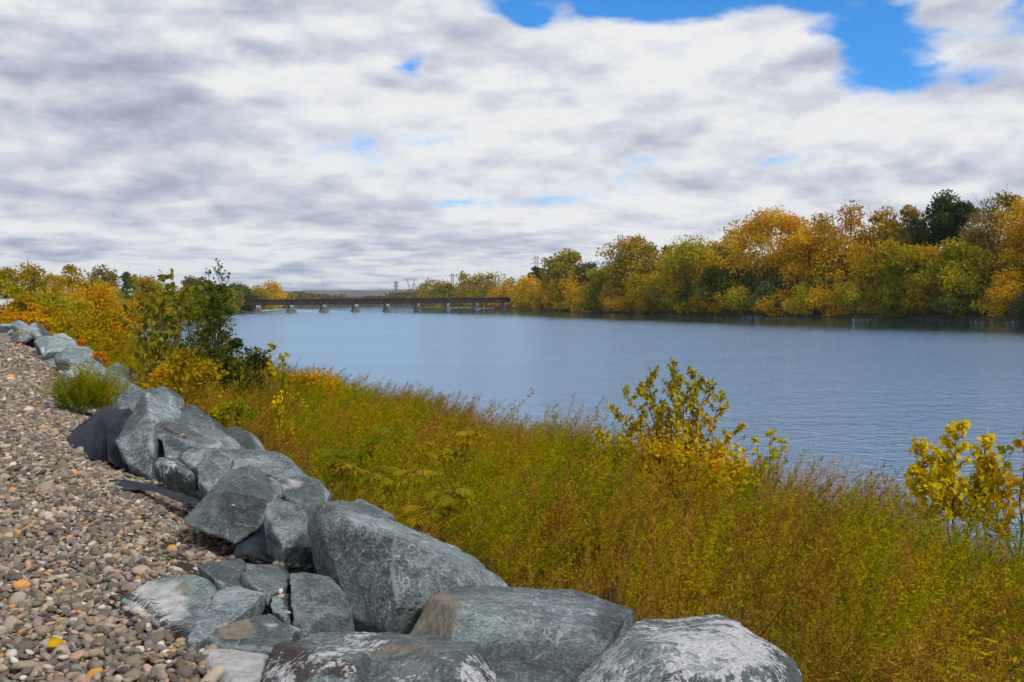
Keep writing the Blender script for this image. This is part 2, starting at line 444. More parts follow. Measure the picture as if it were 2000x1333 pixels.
def lsh_x(y): return float(np.interp(y, [b for a, b in LSH], [a for a, b in LSH]))
def rsh_x(y): return float(np.interp(y, [b for a, b in RSH], [a for a, b in RSH]))

# hills on the skyline
HILLM = mat_noise('wooded_hills', [(0.35, (.085, .075, .065)), (0.65, (.13, .105, .085))], 0.004, 0.95, 0.02, 2.0)
rows = []
for k, (dy, hh) in enumerate(((0, 0), (250, .55), (520, 1.0), (900, .9), (1600, .3))):
    r_ = []
    for x in np.linspace(-5200, 2600, 130):
        e = 78 + 34 * mnoise.noise(Vector((x * .0011, 4.2, 0))) + 14 * mnoise.noise(Vector((x * .004, 1.0, 0)))
        e *= float(np.interp(x, [-5200, -2600, -1250, -700, -300, 200, 2600], [.5, .55, 1.0, .95, .92, .7, .4]))
        r_.append((x, 5600 + dy, 8 + e * hh))
    rows.append(r_)
tag(grid_mesh('hills', rows, HILLM), kind='structure')

# river
def water_mat():
    m, t = new_mat('river_water')
    g = t.n('ShaderNodeNewGeometry').outputs['Position']
    sx = t.n('ShaderNodeSeparateXYZ', {0: g})
    # wind ripples run across the view; calmer streaks drift down the middle
    q = t.vm('MULTIPLY', g, (1.0, 1.5, 1.0))
    q = t.n('ShaderNodeVectorRotate', {'Vector': q, 'Angle': R(8)}, rotation_type='Z_AXIS').outputs[0]
    a = t.noise(q, 1.35, 5, 0.62, 0.3)
    b = t.noise(q, 0.35, 3, 0.5, 0.2)
    c = t.noise(t.vm('MULTIPLY', g, (0.010, 0.045, 1.0)), 1.0, 4, 0.6)
    rough = t.smooth(c, 0.36, 0.60, 0.55, 1.0)
    # the water lies calmer in the lee of the wooded right bank
    lee = t.m('SUBTRACT', sx.outputs[0], t.m('SUBTRACT', 120.0, t.m('MULTIPLY', t.m('SUBTRACT', sx.outputs[1], 230.0), 0.36)))
    calm = t.smooth(t.m('ADD', lee, t.m('MULTIPLY', t.m('SUBTRACT', c, 0.5), 60.0)), -112.0, -52.0, 1.0, 0.12)
    h = t.m('MULTIPLY', t.m('MULTIPLY', t.m('ADD', t.m('MULTIPLY', a, 0.75), t.m('MULTIPLY', b, 0.45)), rough), calm)
    bn = t.n('ShaderNodeBump', {'Height': h, 'Distance': 0.50, 'Strength': 0.65})
    # silty water: a clear film that mirrors the sky strongly at this low angle, blue-green below
    fr = t.n('ShaderNodeFresnel', {'IOR': 1.333, 'Normal': bn.outputs[0]}).outputs[0]
    gl = t.n('ShaderNodeBsdfGlossy', {'Color': (.58, .78, 1.0), 'Roughness': t.smooth(calm, 0.2, 0.9, 0.06, 0.13), 'Normal': bn.outputs[0]})
    df = t.n('ShaderNodeBsdfDiffuse', {'Color': (.040, .105, .25)})
    p = t.n('ShaderNodeMixShader', {0: t.m('ADD', 0.80, t.m('MULTIPLY', fr, 0.20), clamp=True), 1: df.outputs[0], 2: gl.outputs[0]})
    finish(t, p.outputs[0])
    return m
WATER = water_mat()
tag(grid_mesh('river', [[(x, y, 0.0) for x in np.linspace(-2500, 2500, 9)] for y in (-300, 0, 200, 500, 900, 1300, 1900)], WATER), kind='structure')

# ================================================================== SCATTER (gravel, weeds)
def scatter(name, pts, rots, scls, idx, protos, parent=None):
    me = bpy.data.meshes.new(name)
    me.vertices.add(len(pts)); me.vertices.foreach_set('co', np.ascontiguousarray(pts, dtype=np.float32).ravel())
    for nm, arr in (('rot', rots), ('scl', scls)):
        a = me.attributes.new(nm, 'FLOAT_VECTOR', 'POINT'); a.data.foreach_set('vector', np.ascontiguousarray(arr, dtype=np.float32).ravel())
    a = me.attributes.new('idx', 'INT', 'POINT'); a.data.foreach_set('value', np.ascontiguousarray(idx, dtype=np.int32))
    o = link(name, me, (), parent)
    coll = bpy.data.collections.new(name + '_kinds')
    for k, pm in enumerate(protos):
        coll.objects.link(bpy.data.objects.new('%s_kind_%02d' % (name, k), pm))
    ng = bpy.data.node_groups.new(name + '_nodes', 'GeometryNodeTree')
    ng.interface.new_socket('Geometry', in_out='INPUT', socket_type='NodeSocketGeometry')
    ng.interface.new_socket('Geometry', in_out='OUTPUT', socket_type='NodeSocketGeometry')
    gi, go = ng.nodes.new('NodeGroupInput'), ng.nodes.new('NodeGroupOutput')
    ci = ng.nodes.new('GeometryNodeCollectionInfo'); ci.inputs['Collection'].default_value = coll
    ci.inputs['Separate Children'].default_value = True; ci.inputs['Reset Children'].default_value = True
    ip = ng.nodes.new('GeometryNodeInstanceOnPoints'); ip.inputs['Pick Instance'].default_value = True
    def named(nm, ty):
        nd = ng.nodes.new('GeometryNodeInputNamedAttribute'); nd.data_type = ty; nd.inputs['Name'].default_value = nm
        return nd.outputs['Attribute']
    L = ng.links
    L.new(gi.outputs[0], ip.inputs['Points']); L.new(ci.outputs[0], ip.inputs['Instance'])
    L.new(named('idx', 'INT'), ip.inputs['Instance Index'])
    e2r = ng.nodes.new('FunctionNodeEulerToRotation'); L.new(named('rot', 'FLOAT_VECTOR'), e2r.inputs[0]); L.new(e2r.outputs[0], ip.inputs['Rotation'])
    L.new(named('scl', 'FLOAT_VECTOR'), ip.inputs['Scale']); L.new(ip.outputs[0], go.inputs[0])
    md = o.modifiers.new('scatter', 'NODES'); md.node_group = ng
    return o

# ------------------------------------------------------------------ gravel
def pebble_mat():
    m, t = new_mat('pebbles')
    r = t.n('ShaderNodeObjectInfo').outputs['Random']
    co = t.n('ShaderNodeTexCoord').outputs['Object']
    c = t.ramp(r, PEB, 'CONSTANT')
    r2 = t.m('FRACT', t.m('MULTIPLY', r, 57.3))
    pv = t.n('ShaderNodeCombineXYZ', {0: t.m('MULTIPLY', r, 40.0), 1: r2, 2: 0.0}).outputs[0]
    nz = t.noise(t.vm('ADD', co, pv), 1.6, 5, 0.65)
    n2 = t.noise(t.vm('ADD', co, pv), 7.0, 4, 0.7)
    c = t.mix(t.smooth(nz, 0.35, 0.70, 0.0, 0.5), c, t.mix(1.0, c, (1.35, 1.30, 1.22), 'MULTIPLY'))
    c = t.mix(t.smooth(n2, 0.62, 0.75, 0.0, 0.4), c, (.42, .38, .33))
    c = t.mix(1.0, c, t.n('ShaderNodeCombineColor', {0: t.m('ADD', 0.80, t.m('MULTIPLY', r2, 0.45)), 1: t.m('ADD', 0.80, t.m('MULTIPLY', r2, 0.43)), 2: t.m('ADD', 0.82, t.m('MULTIPLY', r2, 0.40))}).outputs[0], 'MULTIPLY')
    finish(t, pbr(t, c, 0.72, n2, 0.3, 0.06, 0.35))
    return m
PEBM = pebble_mat()
rng = np.random.default_rng(11)
random.seed(5)
def pebble_mesh(k):
    bm = bmesh.new(); bmesh.ops.create_icosphere(bm, subdivisions=2, radius=1.0)
    sq = random.uniform(.34, .64); el_ = random.uniform(.60, .92)
    off = Vector((k * 7.1, k * 3.3, k * 1.7)); cut = [Vector((random.gauss(0, 1), random.gauss(0, 1), random.gauss(0, .6))).normalized() for _ in range(3)]
    for v in bm.verts:
        n_ = v.co.normalized()
        r_ = 1.0 + 0.20 * mnoise.noise(n_ * 1.1 + off) + 0.08 * mnoise.noise(n_ * 2.7 + off)
        for c_ in cut:                                       # worn flats
            d_ = n_.dot(c_) * r_
            if d_ > 0.62: r_ *= 1 - (d_ - 0.62) * 0.85
        v.co = Vector((n_.x * r_, n_.y * r_ * el_, n_.z * r_ * sq))
    me = bpy.data.meshes.new('pebble'); bm.to_mesh(me); bm.free()
    me.polygons.foreach_set('use_smooth', [True] * len(me.polygons)); me.materials.append(PEBM)
    return me
PEBK = [pebble_mesh(k) for k in range(9)]
def pebble_field():
    P_, D_ = [], []
    # spacing grows with distance; every ring is a jittered grid with two layers near the eye
    for t0, t1, sp, layers in ((0.8, 8, .036, 2), (8, 14, .046, 2), (14, 24, .066, 1), (24, 42, .10, 1)):
        for ly in range(layers):
            tt, ss = np.meshgrid(np.arange(t0, t1, sp), np.arange(-5.5 if t0 < 8 else -7.0, 1.62, sp))
            tt, ss = tt.ravel(), ss.ravel()
            tt = tt + rng.uniform(-.5, .5, tt.size) * sp; ss = ss + rng.uniform(-.5, .5, ss.size) * sp
            x, y = tt * U.x + ss * Nn.x, tt * U.y + ss * Nn.y
            z = GZ - np.maximum(0, ss - 0.75) * .30
            px, py, dd = proj_np(np.stack([x, y, z], 1))
            keep = (dd > .5) & (px > -420) & (px < 1500) & (py < 1750)
            edge = np.clip((ss - 1.1) / 0.5, 0, 1)
            keep &= rng.uniform(0, 1, tt.size) > edge * 0.5
            x, y, z, sk = x[keep], y[keep], z[keep], ss[keep]
            z = np.array([gz(a, b, c) for a, b, c in zip(x, y, sk)]) + (rng.uniform(-.004, .012, x.size) + ly * .011) * (sp / .036)
            P_.append(np.stack([x, y, z], 1)); D_.append(np.full(x.size, sp / .036))
    return np.concatenate(P_), np.concatenate(D_)
pp, pd = pebble_field()
npb = len(pp)
pr = np.exp(rng.normal(math.log(.0180), .36, npb)) * np.minimum(pd, 1.9)
pr = np.clip(pr, .010, .046 * pd)
pr = np.where(rng.uniform(0, 1, npb) < .04, pr * 1.45, pr)
psc = np.repeat(pr[:, None], 3, 1) * rng.uniform(.85, 1.18, (npb, 3))
prt = np.stack([rng.normal(0, .38, npb), rng.normal(0, .38, npb), rng.uniform(0, 6.28, npb)], 1)
pix = rng.integers(0, 9, npb)
pp[:, 2] += psc[:, 2] * .25
ppx, ppy, pdd = proj_np(pp)
inframe = (ppx > 8) & (ppx < 520) & (ppy < 1320) & (ppy > 700)
score = np.where(inframe, pr / np.maximum(pdd, .1) * (1 + (rng.uniform(0, 1, npb) * .01)), 0)
near = np.argsort(-score)[:300]
rest = np.ones(npb, bool); rest[near] = False
tag(scatter('gravel', pp[rest], prt[rest], psc[rest], pix[rest], PEBK, gravel_path), kind='stuff')
for i in near:
    o = link('pebble', PEBK[pix[i]], (), gravel_path)
    o.location, o.rotation_euler, o.scale = pp[i], prt[i], psc[i]

# ================================================================== ROCKS
ROCK = rock_mat('slate_rock', 1.36)
ROCKD = rock_mat('dark_slate_rock', 1.15)
rock_bvh = []
def hull(bm, pts):
    vs = [bm.verts.new(p) for p in pts]
    r_ = bmesh.ops.convex_hull(bm, input=vs)
    dead = [g for g in r_['geom_interior'] + r_['geom_unused'] if isinstance(g, bmesh.types.BMVert)]
    if dead: bmesh.ops.delete(bm, geom=list(set(dead)), context='VERTS')
def facets(out, pts, seed, ang=24):
    """an angular stone: the hull's faces gathered into a few planes, corners chipped off"""
    rr = random.Random(seed)
    h = bmesh.new(); hull(h, pts); bmesh.ops.recalc_face_normals(h, faces=h.faces); h.normal_update()
    vs = [v.co.copy() for v in h.verts]
    cl = []
    for f in sorted(h.faces, key=lambda f: -f.calc_area()):
        a, n_, c = f.calc_area(), f.normal.copy(), f.calc_center_median()
        if a < 1e-7: continue
        for q in cl:
            if q[0].normalized().dot(n_) > math.cos(math.radians(ang)):
                q[0] += n_ * a; q[1].append((c, a)); break
        else: cl.append([n_ * a, [(c, a)]])
    h.free()
    cen = sum(vs, Vector()) / len(vs); size = max((v - cen).length for v in vs)
    planes = []
    for n_, cs in cl:
        n_ = n_.normalized(); ta = sum(a for c, a in cs); avg = sum(c.dot(n_) * a for c, a in cs) / ta; mx = max(v.dot(n_) for v in vs)
        planes.append((n_, avg + .10 * (mx - avg)))
    for _ in range(6):
        n_ = Vector((rr.gauss(0, 1), rr.gauss(0, 1) - .5, rr.gauss(0, 1) + .4)).normalized(); mx = max(v.dot(n_) for v in vs)
        planes.append((n_, mx - size * rr.uniform(.012, .055)))
    b = bmesh.new(); bmesh.ops.create_cube(b, size=size * 6, matrix=Matrix.Translation(cen))
    for n_, o_ in planes:
        r_ = bmesh.ops.bisect_plane(b, geom=b.verts[:] + b.edges[:] + b.faces[:], plane_co=n_ * o_, plane_no=n_, clear_outer=True)
        ed = [g for g in r_['geom_cut'] if isinstance(g, bmesh.types.BMEdge)]
        if ed: bmesh.ops.contextual_create(b, geom=ed)
    mp = {v: out.verts.new(v.co) for v in b.verts}
    for f in b.faces:
        try: out.faces.new([mp[v] for v in f.verts])
        except ValueError: pass
    b.free()
    return planes
def rock_from_points(sets, voxel, seed, rough=1.0, round_=0):
    bm = bmesh.new()
    planes = []
    for k, pts in enumerate(sets): planes += facets(bm, pts, seed * 7 + k)
    bmesh.ops.recalc_face_normals(bm, faces=bm.faces)
    me = bpy.data.meshes.new('rock'); bm.to_mesh(me); bm.free()
    me = remesh(me, voxel)
    bm = bmesh.new(); bm.from_mesh(me)
    for _ in range(round_): bmesh.ops.smooth_vert(bm, verts=bm.verts, factor=0.3, use_axis_x=True, use_axis_y=True, use_axis_z=True)
    bm.normal_update()
    off = Vector((seed * 3.17, seed * 1.31, seed * 7.7))
    ax = Vector((math.sin(seed * 1.7), math.cos(seed * 2.3), 1.2)).normalized()
    disp, tone = [], []
    rt = random.Random(seed * 31); ptone = [rt.uniform(-1, 1) for _ in planes]
    for v in bm.verts:
        vn, vc = v.normal, v.co                                # every broken face has weathered in its own way
        best = max(range(len(planes)), key=lambda i: planes[i][0].dot(vn) - abs(planes[i][0].dot(vc) - planes[i][1]) * 6)
        tone.append(ptone[best])
        p = v.co + off
        a = 0.008 * fbm(p, 1.6, 3)                            # broad dents
        q = p + ax * p.dot(ax) * 3.0                          # cleavage steps along one grain direction
        w_ = mnoise.noise(q * 1.9)
        b = 0.024 * (math.floor(w_ * 5) / 5 + 0.6 * (w_ * 5 - math.floor(w_ * 5)) ** 4 / 5)
        c = 0.014 * (mnoise.ridged_multi_fractal(p * 6.0, 1.0, 2.0, 3, 1.0, 2.0) - 1.0) * 0.6
        disp.append((a + b + c) * rough)
    for v, d_ in zip(bm.verts, disp): v.co += v.normal * d_
    bm.to_mesh(me); bm.free()
    me.polygons.foreach_set('use_smooth', [True] * len(me.polygons))
    a_ = me.attributes.new('face_tone', 'FLOAT', 'POINT'); a_.data.foreach_set('value', tone)
    return me
def stain_attr(me, stains_tones, veins=()):
    """stains: (px, py, rx, ry, kind, amount) patches that the photograph shows, fixed to the stone; tone patches also paint in light and shade"""
    n_ = len(me.vertices)
    co = np.empty(n_ * 3, np.float32); me.vertices.foreach_get('co', co); co = co.reshape(-1, 3)
    px, py, _ = proj_np(co)
    colr = np.zeros((n_, 4), np.float32); colr[:, 3] = 1; rust = np.zeros(n_, np.float32)
    tn_ = np.empty(n_, np.float32); me.attributes['face_tone'].data.foreach_get('value', tn_)
    for cx, cy, rx, ry, kind, amt in stains_tones:
        g = np.exp(-(((px - cx) / rx) ** 2 + ((py - cy) / ry) ** 2)) * amt
        if kind == 'rust': rust = np.maximum(rust, g)
        elif kind == 'tone':                              # one broken face darker or paler: its own tone plus painted light and shade
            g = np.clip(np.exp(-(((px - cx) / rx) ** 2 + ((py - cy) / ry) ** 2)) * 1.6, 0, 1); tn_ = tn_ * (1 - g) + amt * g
        else:
            k = {'tan': 0, 'lichen': 1, 'pale': 2}[kind]
            colr[:, k] = np.maximum(colr[:, k], g)
    a = me.attributes.new('stain', 'FLOAT_COLOR', 'POINT'); a.data.foreach_set('color', colr.ravel())
    a = me.attributes.new('rust', 'FLOAT', 'POINT'); a.data.foreach_set('value', rust)
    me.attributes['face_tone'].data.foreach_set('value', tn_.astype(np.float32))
    vn = np.zeros(n_, np.float32)
    vx = px + 3.2 * np.sin(py * .10 + px * .023) + 1.6 * np.sin(py * .31 + px * .17) ; vy = py + 2.6 * np.sin(px * .085 + 1.3) + 1.4 * np.sin(px * .27 + py * .11)
    for line in veins:                                    # quartz veins where the photograph shows them on the stone
        for (x0, y0), (x1, y1) in zip(line[:-1], line[1:]):
            L2 = (x1 - x0) ** 2 + (y1 - y0) ** 2; u = np.clip(((vx - x0) * (x1 - x0) + (vy - y0) * (y1 - y0)) / L2, 0, 1)
            d_ = np.hypot(vx - x0 - u * (x1 - x0), vy - y0 - u * (y1 - y0)); vn = np.maximum(vn, np.exp(-(d_ / 2.9) ** 2) * (.75 + .25 * np.sin(u * 11 + x0)))
    a = me.attributes.new('vein', 'FLOAT', 'POINT'); a.data.foreach_set('value', vn)
def boulder(label, sets, th=0.5, drop=0.3, stains_tones=(), mat=None, rough=1.0, name='boulder', vox=None, group=None, veins=()):
    """sets: lists of (px, py, depth) corners of the stone's seen faces; depth and thickness in metres"""
    global rock_seed
    rock_seed += 1
    full = []
    dmin = 99
    for s_ in sets:
        pts = [at(*q) for q in s_]
        dmin = min(dmin, min(q[2] for q in s_))
        c = sum(pts, Vector()) / len(pts)
        allp = list(pts)
        for p in pts:
            b = c + (p - c) * 0.80
            allp.append(b + Vector((0, th, -th * 0.30)))
            if drop and p.z < c.z: allp.append(c + (p - c) * 0.92 + Vector((0, 0.05, -drop)))
        full.append(allp)
    me = rock_from_points(full, vox or max(0.013, 0.0030 * dmin), rock_seed, rough)
    stain_attr(me, stains_tones, veins)
    cz = np.empty(len(me.vertices) * 3, np.float32); me.vertices.foreach_get('co', cz); cz = cz.reshape(-1, 3)
    base = Vector((float(cz[:, 0].mean()), float(cz[:, 1].mean()), float(cz[:, 2].min())))
    rock_bvh.append(BVHTree.FromPolygons([tuple(v) for v in cz], [tuple(p.vertices) for p in me.polygons]))
    me.transform(Matrix.Translation(-base))
    o = link(name, me, mat or ROCK); o.location = base
    return tag(o, label, 'boulder', group or 'riprap boulders along the gravel edge')
rock_seed = 0
NTH = 'first second third fourth fifth sixth seventh eighth ninth tenth eleventh twelfth thirteenth fourteenth fifteenth'.split()

boulder('huge wedge-shaped slate boulder with white vein lines, largest of the foreground rocks',
    [[(598, 1012, 5.25), (622, 1018, 5.0), (715, 1001, 5.7), (640, 1000, 5.6), (757, 1032, 4.75), (860, 1052, 5.6), (940, 1102, 5.45), (1008, 1164, 5.2), (985, 1180, 4.95), (880, 1150, 4.75), (772, 1205, 4.5), (735, 1262, 4.5), (692, 1252, 4.6), (682, 1180, 4.75), (640, 1122, 4.95), (612, 1085, 5.2)]], th=.45,
    stains_tones=[(830, 1040, 150, 30, 'pale', .34), (680, 1120, 70, 100, 'tone', -.45), (850, 1110, 90, 70, 'tone', .35), (780, 1020, 150, 20, 'tone', .9)], vox=.0105,  # tone entries partly paint in the shaded left face, lit right face and top
    veins=[[(752, 1062), (757, 1110), (760, 1180), (757, 1222)], [(768, 1170), (812, 1140), (852, 1112)], [(756, 1064), (797, 1053)], [(790, 1071), (830, 1060)], [(640, 1110), (660, 1088), (686, 1070)], [(762, 1092), (792, 1078)], [(776, 1086), (783, 1120)], [(645, 1130), (700, 1108), (752, 1095)], [(765, 1150), (800, 1142)]])
boulder('long flat-topped slate block with a tan weathered left end, in front of the wedge boulder',
    [[(845, 1147, 4.55), (905, 1150, 4.65), (1010, 1163, 4.75), (1110, 1149, 4.95), (1162, 1156, 4.95), (1221, 1184, 4.75), (1217, 1236, 4.35), (1155, 1188, 4.5), (1170, 1236, 4.15), (1000, 1231, 4.02), (892, 1216, 4.05), (912, 1185, 4.3), (792, 1260, 4.3), (832, 1268, 4.0), (1212, 1246, 4.05), (1115, 1345, 3.72), (965, 1345, 3.72), (850, 1300, 3.8)]], th=.35,
    stains_tones=[(850, 1200, 55, 60, 'tan', 1.1), (800, 1255, 40, 25, 'tan', .8), (1040, 1192, 170, 34, 'tone', .55), (1040, 1290, 170, 42, 'tone', -.55), (1195, 1215, 26, 34, 'tone', -.7)], rough=.7, vox=.0105,  # lit top, shaded front and right end are partly painted as tone
    veins=[[(920, 1219), (930, 1200), (939, 1184)], [(1090, 1232), (1104, 1212), (1120, 1194)], [(1126, 1186), (1116, 1166), (1112, 1152)], [(1010, 1229), (1016, 1204), (1024, 1180)], [(1044, 1236), (1046, 1205), (1056, 1180)], [(1046, 1240), (1052, 1260), (1066, 1276)], [(1080, 1188), (1086, 1206), (1096, 1218)], [(1030, 1200), (1046, 1178)]])
boulder('boulder thickly crusted with white lichen at the lower right of the rocks',
    [[(1105, 1340, 3.3), (1145, 1300, 3.4), (1205, 1250, 3.5), (1240, 1223, 3.6), (1340, 1213, 3.75), (1432, 1207, 3.75), (1472, 1223, 3.7), (1530, 1265, 3.6), (1566, 1302, 3.5), (1582, 1345, 3.4), (1250, 1285, 3.15), (1400, 1290, 3.05), (1500, 1320, 3.15), (1110, 1440, 3.0), (1590, 1450, 3.1), (1350, 1450, 2.85)]], th=.45,
    stains_tones=[(1400, 1270, 210, 90, 'lichen', .90), (1200, 1270, 70, 45, 'lichen', .60), (1210, 1300, 90, 30, 'lichen', .65), (1150, 1330, 70, 40, 'lichen', .62)], rough=.8)
boulder('low boulder blotched with white lichen and rusty brown, at the bottom edge of the photo',
    [[(488, 1335, 3.45), (510, 1290, 3.6), (545, 1256, 3.75), (590, 1241, 3.8), (660, 1250, 3.75), (720, 1262, 3.6), (600, 1290, 3.35), (690, 1320, 3.2), (485, 1440, 3.1), (720, 1440, 3.0)],
     [(670, 1246, 3.85), (700, 1242, 3.8), (775, 1263, 3.75), (830, 1253, 3.75), (882, 1251, 3.75), (905, 1252, 3.7), (950, 1268, 3.6), (975, 1310, 3.45), (985, 1345, 3.3), (800, 1300, 3.3), (890, 1285, 3.3), (680, 1440, 3.0), (985, 1440, 3.0)]], th=.35,
    stains_tones=[(560, 1290, 75, 55, 'rust', 1.0), (650, 1300, 60, 40, 'rust', .75), (540, 1310, 70, 45, 'lichen', .55), (640, 1290, 80, 50, 'lichen', .62), (710, 1255, 50, 28, 'lichen', .72), (930, 1315, 60, 45, 'lichen', .75), (790, 1270, 110, 28, 'tan', .62), (840, 1310, 90, 40, 'tan', .5), (800, 1330, 60, 25, 'lichen', .45)], rough=.8)
boulder('upright grey-green block leaning in the gap left of the wedge boulder',
    [[(524, 988, 5.65), (545, 976, 5.75), (592, 986, 5.75), (606, 1015, 5.6), (618, 1075, 5.4), (614, 1104, 5.6), (545, 1092, 5.6), (528, 1102, 5.6), (520, 1050, 5.55), (550, 1072, 5.3)]], th=.3, drop=.2)
boulder('narrow dark slab standing below the left side of the wedge boulder',
    [[(560, 1122, 4.75), (600, 1116, 4.85), (640, 1122, 4.85), (682, 1182, 4.6), (694, 1255, 4.4), (600, 1245, 4.2), (578, 1205, 4.35), (630, 1195, 4.4)]], th=.3)
boulder('tilted dark block with a ragged overhanging underside, right of the thin fabric strip',
    [[(350, 1012, 6.15), (375, 990, 6.2), (462, 916, 6.55), (492, 908, 6.75), (548, 948, 6.55), (546, 962, 6.3), (520, 1000, 6.0), (490, 1040, 5.8), (456, 1060, 5.75), (380, 1036, 5.9), (430, 960, 6.05)]], th=.45, drop=0, mat=ROCKD)
boulder('broad pale-topped boulder behind the tilted dark block',
    [[(384, 906, 7.4), (425, 876, 7.7), (470, 884, 7.5), (535, 876, 7.7), (560, 895, 7.5), (582, 932, 7.2), (615, 945, 7.2), (540, 955, 6.85), (455, 925, 7.0), (410, 950, 7.0), (500, 905, 7.2)]], th=.5, stains_tones=[(500, 900, 70, 18, 'pale', .42)])
boulder('speckled grey rock with a white pebble resting on its left shoulder',
    [[(536, 942, 6.6), (585, 930, 6.8), (617, 936, 6.75), (640, 962, 6.6), (638, 977, 6.45), (600, 990, 6.35), (560, 968, 6.4)]], th=.35, stains_tones=[(570, 945, 40, 22, 'pale', .5)])
boulder('flat brownish-grey boulder peeking up behind the top of the wedge boulder',
    [[(600, 990, 6.2), (640, 980, 6.35), (690, 973, 6.5), (736, 990, 6.4), (768, 1014, 6.3), (700, 1022, 6.0), (608, 1014, 6.0)]], th=.4)
boulder('rounded granite-like rock speckled white, half sunk in the gravel',
    [[(298, 907, 7.85), (312, 890, 7.95), (342, 894, 7.95), (370, 908, 7.9), (382, 930, 7.75), (374, 940, 7.6), (325, 934, 7.65), (340, 910, 7.6)]], th=.25, drop=.15, stains_tones=[(340, 910, 60, 30, 'lichen', .50)], rough=.5)
boulder('tall pointed slab like a pyramid rising beside the big black fabric',
    [[(219, 850, 8.55), (262, 815, 8.8), (277, 764, 9.4), (300, 768, 9.5), (336, 797, 9.5), (330, 828, 9.0), (292, 836, 8.45), (298, 914, 8.3), (236, 904, 8.4), (326, 895, 8.6), (225, 880, 8.45)]], th=.4, drop=.2)
boulder('wedge ledge with small pebbles on top, right of the pointed slab',
    [[(302, 828, 8.9), (335, 818, 9.1), (422, 858, 8.8), (427, 869, 8.5), (400, 873, 8.4), (310, 850, 8.5)]], th=.4, drop=.15)
boulder('hollowed boulder with a dark recess behind the pebbled ledge',
    [[(335, 797, 9.8), (362, 788, 9.9), (395, 805, 9.8), (432, 826, 9.6), (456, 860, 9.4), (468, 882, 9.2), (425, 875, 9.2), (352, 832, 9.3)]], th=.5, mat=ROCKD)
boulder('smooth rounded boulder half hidden by weeds behind the hollowed one',
    [[(436, 840, 10.0), (462, 837, 10.2), (482, 843, 10.1), (502, 862, 10.0), (510, 886, 9.8), (450, 884, 9.7)]], th=.5)
boulder('small flat grey stone under the pebbled ledge',
    [[(312, 853, 8.5), (342, 852, 8.6), (368, 868, 8.4), (346, 890, 8.15), (322, 893, 8.2)]], th=.3, drop=.15)
boulder('small dark stone with a shadowed face right of the white speckled rock',
    [[(345, 892, 8.05), (366, 869, 8.2), (415, 874, 8.1), (430, 880, 8.1), (422, 906, 7.8), (388, 918, 7.7)]], th=.35, drop=.2, mat=ROCKD)
boulder('blocky green-grey rock wedged left of the broad pale-topped boulder',
    [[(382, 908, 7.35), (420, 877, 7.55), (452, 890, 7.35), (456, 922, 7.1), (410, 957, 6.9), (388, 940, 7.0)]], th=.3, drop=.2)
boulder('triangular rock with a whitish mottled face beside the frayed fabric',
    [[(226, 1168, 4.5), (300, 1131, 4.75), (374, 1121, 4.75), (432, 1142, 4.65), (406, 1182, 4.3), (373, 1254, 3.98), (342, 1258, 4.0)]], th=.3, drop=.15, stains_tones=[(310, 1185, 70, 60, 'pale', .95), (350, 1150, 35, 30, 'tan', .6)], rough=.6)
boulder('sloping grey slab between the mottled triangle and the beige-patched rock',
    [[(424, 1152, 4.5), (460, 1145, 4.6), (522, 1163, 4.55), (482, 1192, 4.25), (425, 1226, 4.05), (374, 1268, 3.85), (370, 1240, 4.0), (450, 1235, 4.05)]], th=.3, drop=.2, rough=.6)
boulder('low rock with a flat beige patch on its face above the pale slab',
    [[(412, 1256, 3.95), (420, 1226, 4.1), (490, 1207, 4.2), (532, 1200, 4.3), (582, 1232, 4.1), (556, 1270, 3.8), (440, 1268, 3.85)]], th=.3, stains_tones=[(462, 1228, 42, 26, 'tan', 1.1), (530, 1220, 30, 14, 'pale', .5)], rough=.6)
boulder('pale bleached flat slab lying in the gravel at the bottom edge',
    [[(383, 1277, 3.8), (440, 1262, 3.9), (525, 1266, 3.85), (505, 1345, 3.45), (440, 1345, 3.4), (425, 1310, 3.55)]], th=.2, drop=.2, stains_tones=[(450, 1300, 90, 60, 'pale', 1.2)], rough=.5)
boulder('dark blue-grey block just above the sloping grey slab',
    [[(474, 1102, 4.95), (510, 1098, 5.0), (546, 1110, 4.95), (562, 1132, 4.8), (553, 1152, 4.6), (520, 1166, 4.5), (478, 1142, 4.6)]], th=.3, mat=ROCKD, rough=.7)
boulder('half-buried greenish rock whose crest breaks through the gravel',
    [[(383, 1097, 4.95), (420, 1088, 5.05), (472, 1114, 4.9), (482, 1142, 4.65), (440, 1150, 4.55), (398, 1122, 4.75)]], th=.3, rough=.7)
boulder('small angular stone in the crack left of the narrow dark slab',
    [[(526, 1170, 4.45), (550, 1154, 4.55), (567, 1186, 4.35), (560, 1206, 4.2), (524, 1190, 4.3)]], th=.2)
boulder('blocky boulder behind the pointed slab, right of the green weed tuft',
    [[(224, 798, 11.9), (234, 764, 12.2), (300, 758, 12.4), (320, 756, 12.4), (331, 757, 12.6), (336, 766, 12.3), (334, 788, 12.0), (280, 800, 11.8)]], th=.6)
boulder('long low slab behind the green weed tuft beside the path',
    [[(108, 762, 15.3), (130, 750, 15.8), (190, 733, 16.4), (226, 730, 16.5), (284, 762, 15.6), (250, 775, 14.9), (125, 772, 14.8)]], th=.7)
boulder('boulder with a bright white-pink mineral face at the path edge',
    [[(108, 748, 17.4), (131, 718, 18.2), (160, 722, 18.3), (180, 738, 17.8), (152, 752, 17.0), (118, 756, 17.0)]], th=.6, stains_tones=[(150, 729, 22, 11, 'lichen', 1.2)])
boulder('sharp-peaked boulder standing against the yellow shrubs, beside a thin stake',
    [[(190, 727, 18.6), (228, 704, 19.3), (242, 714, 19.2), (258, 736, 18.7), (250, 744, 18.3), (198, 740, 18.3)]], th=.7)
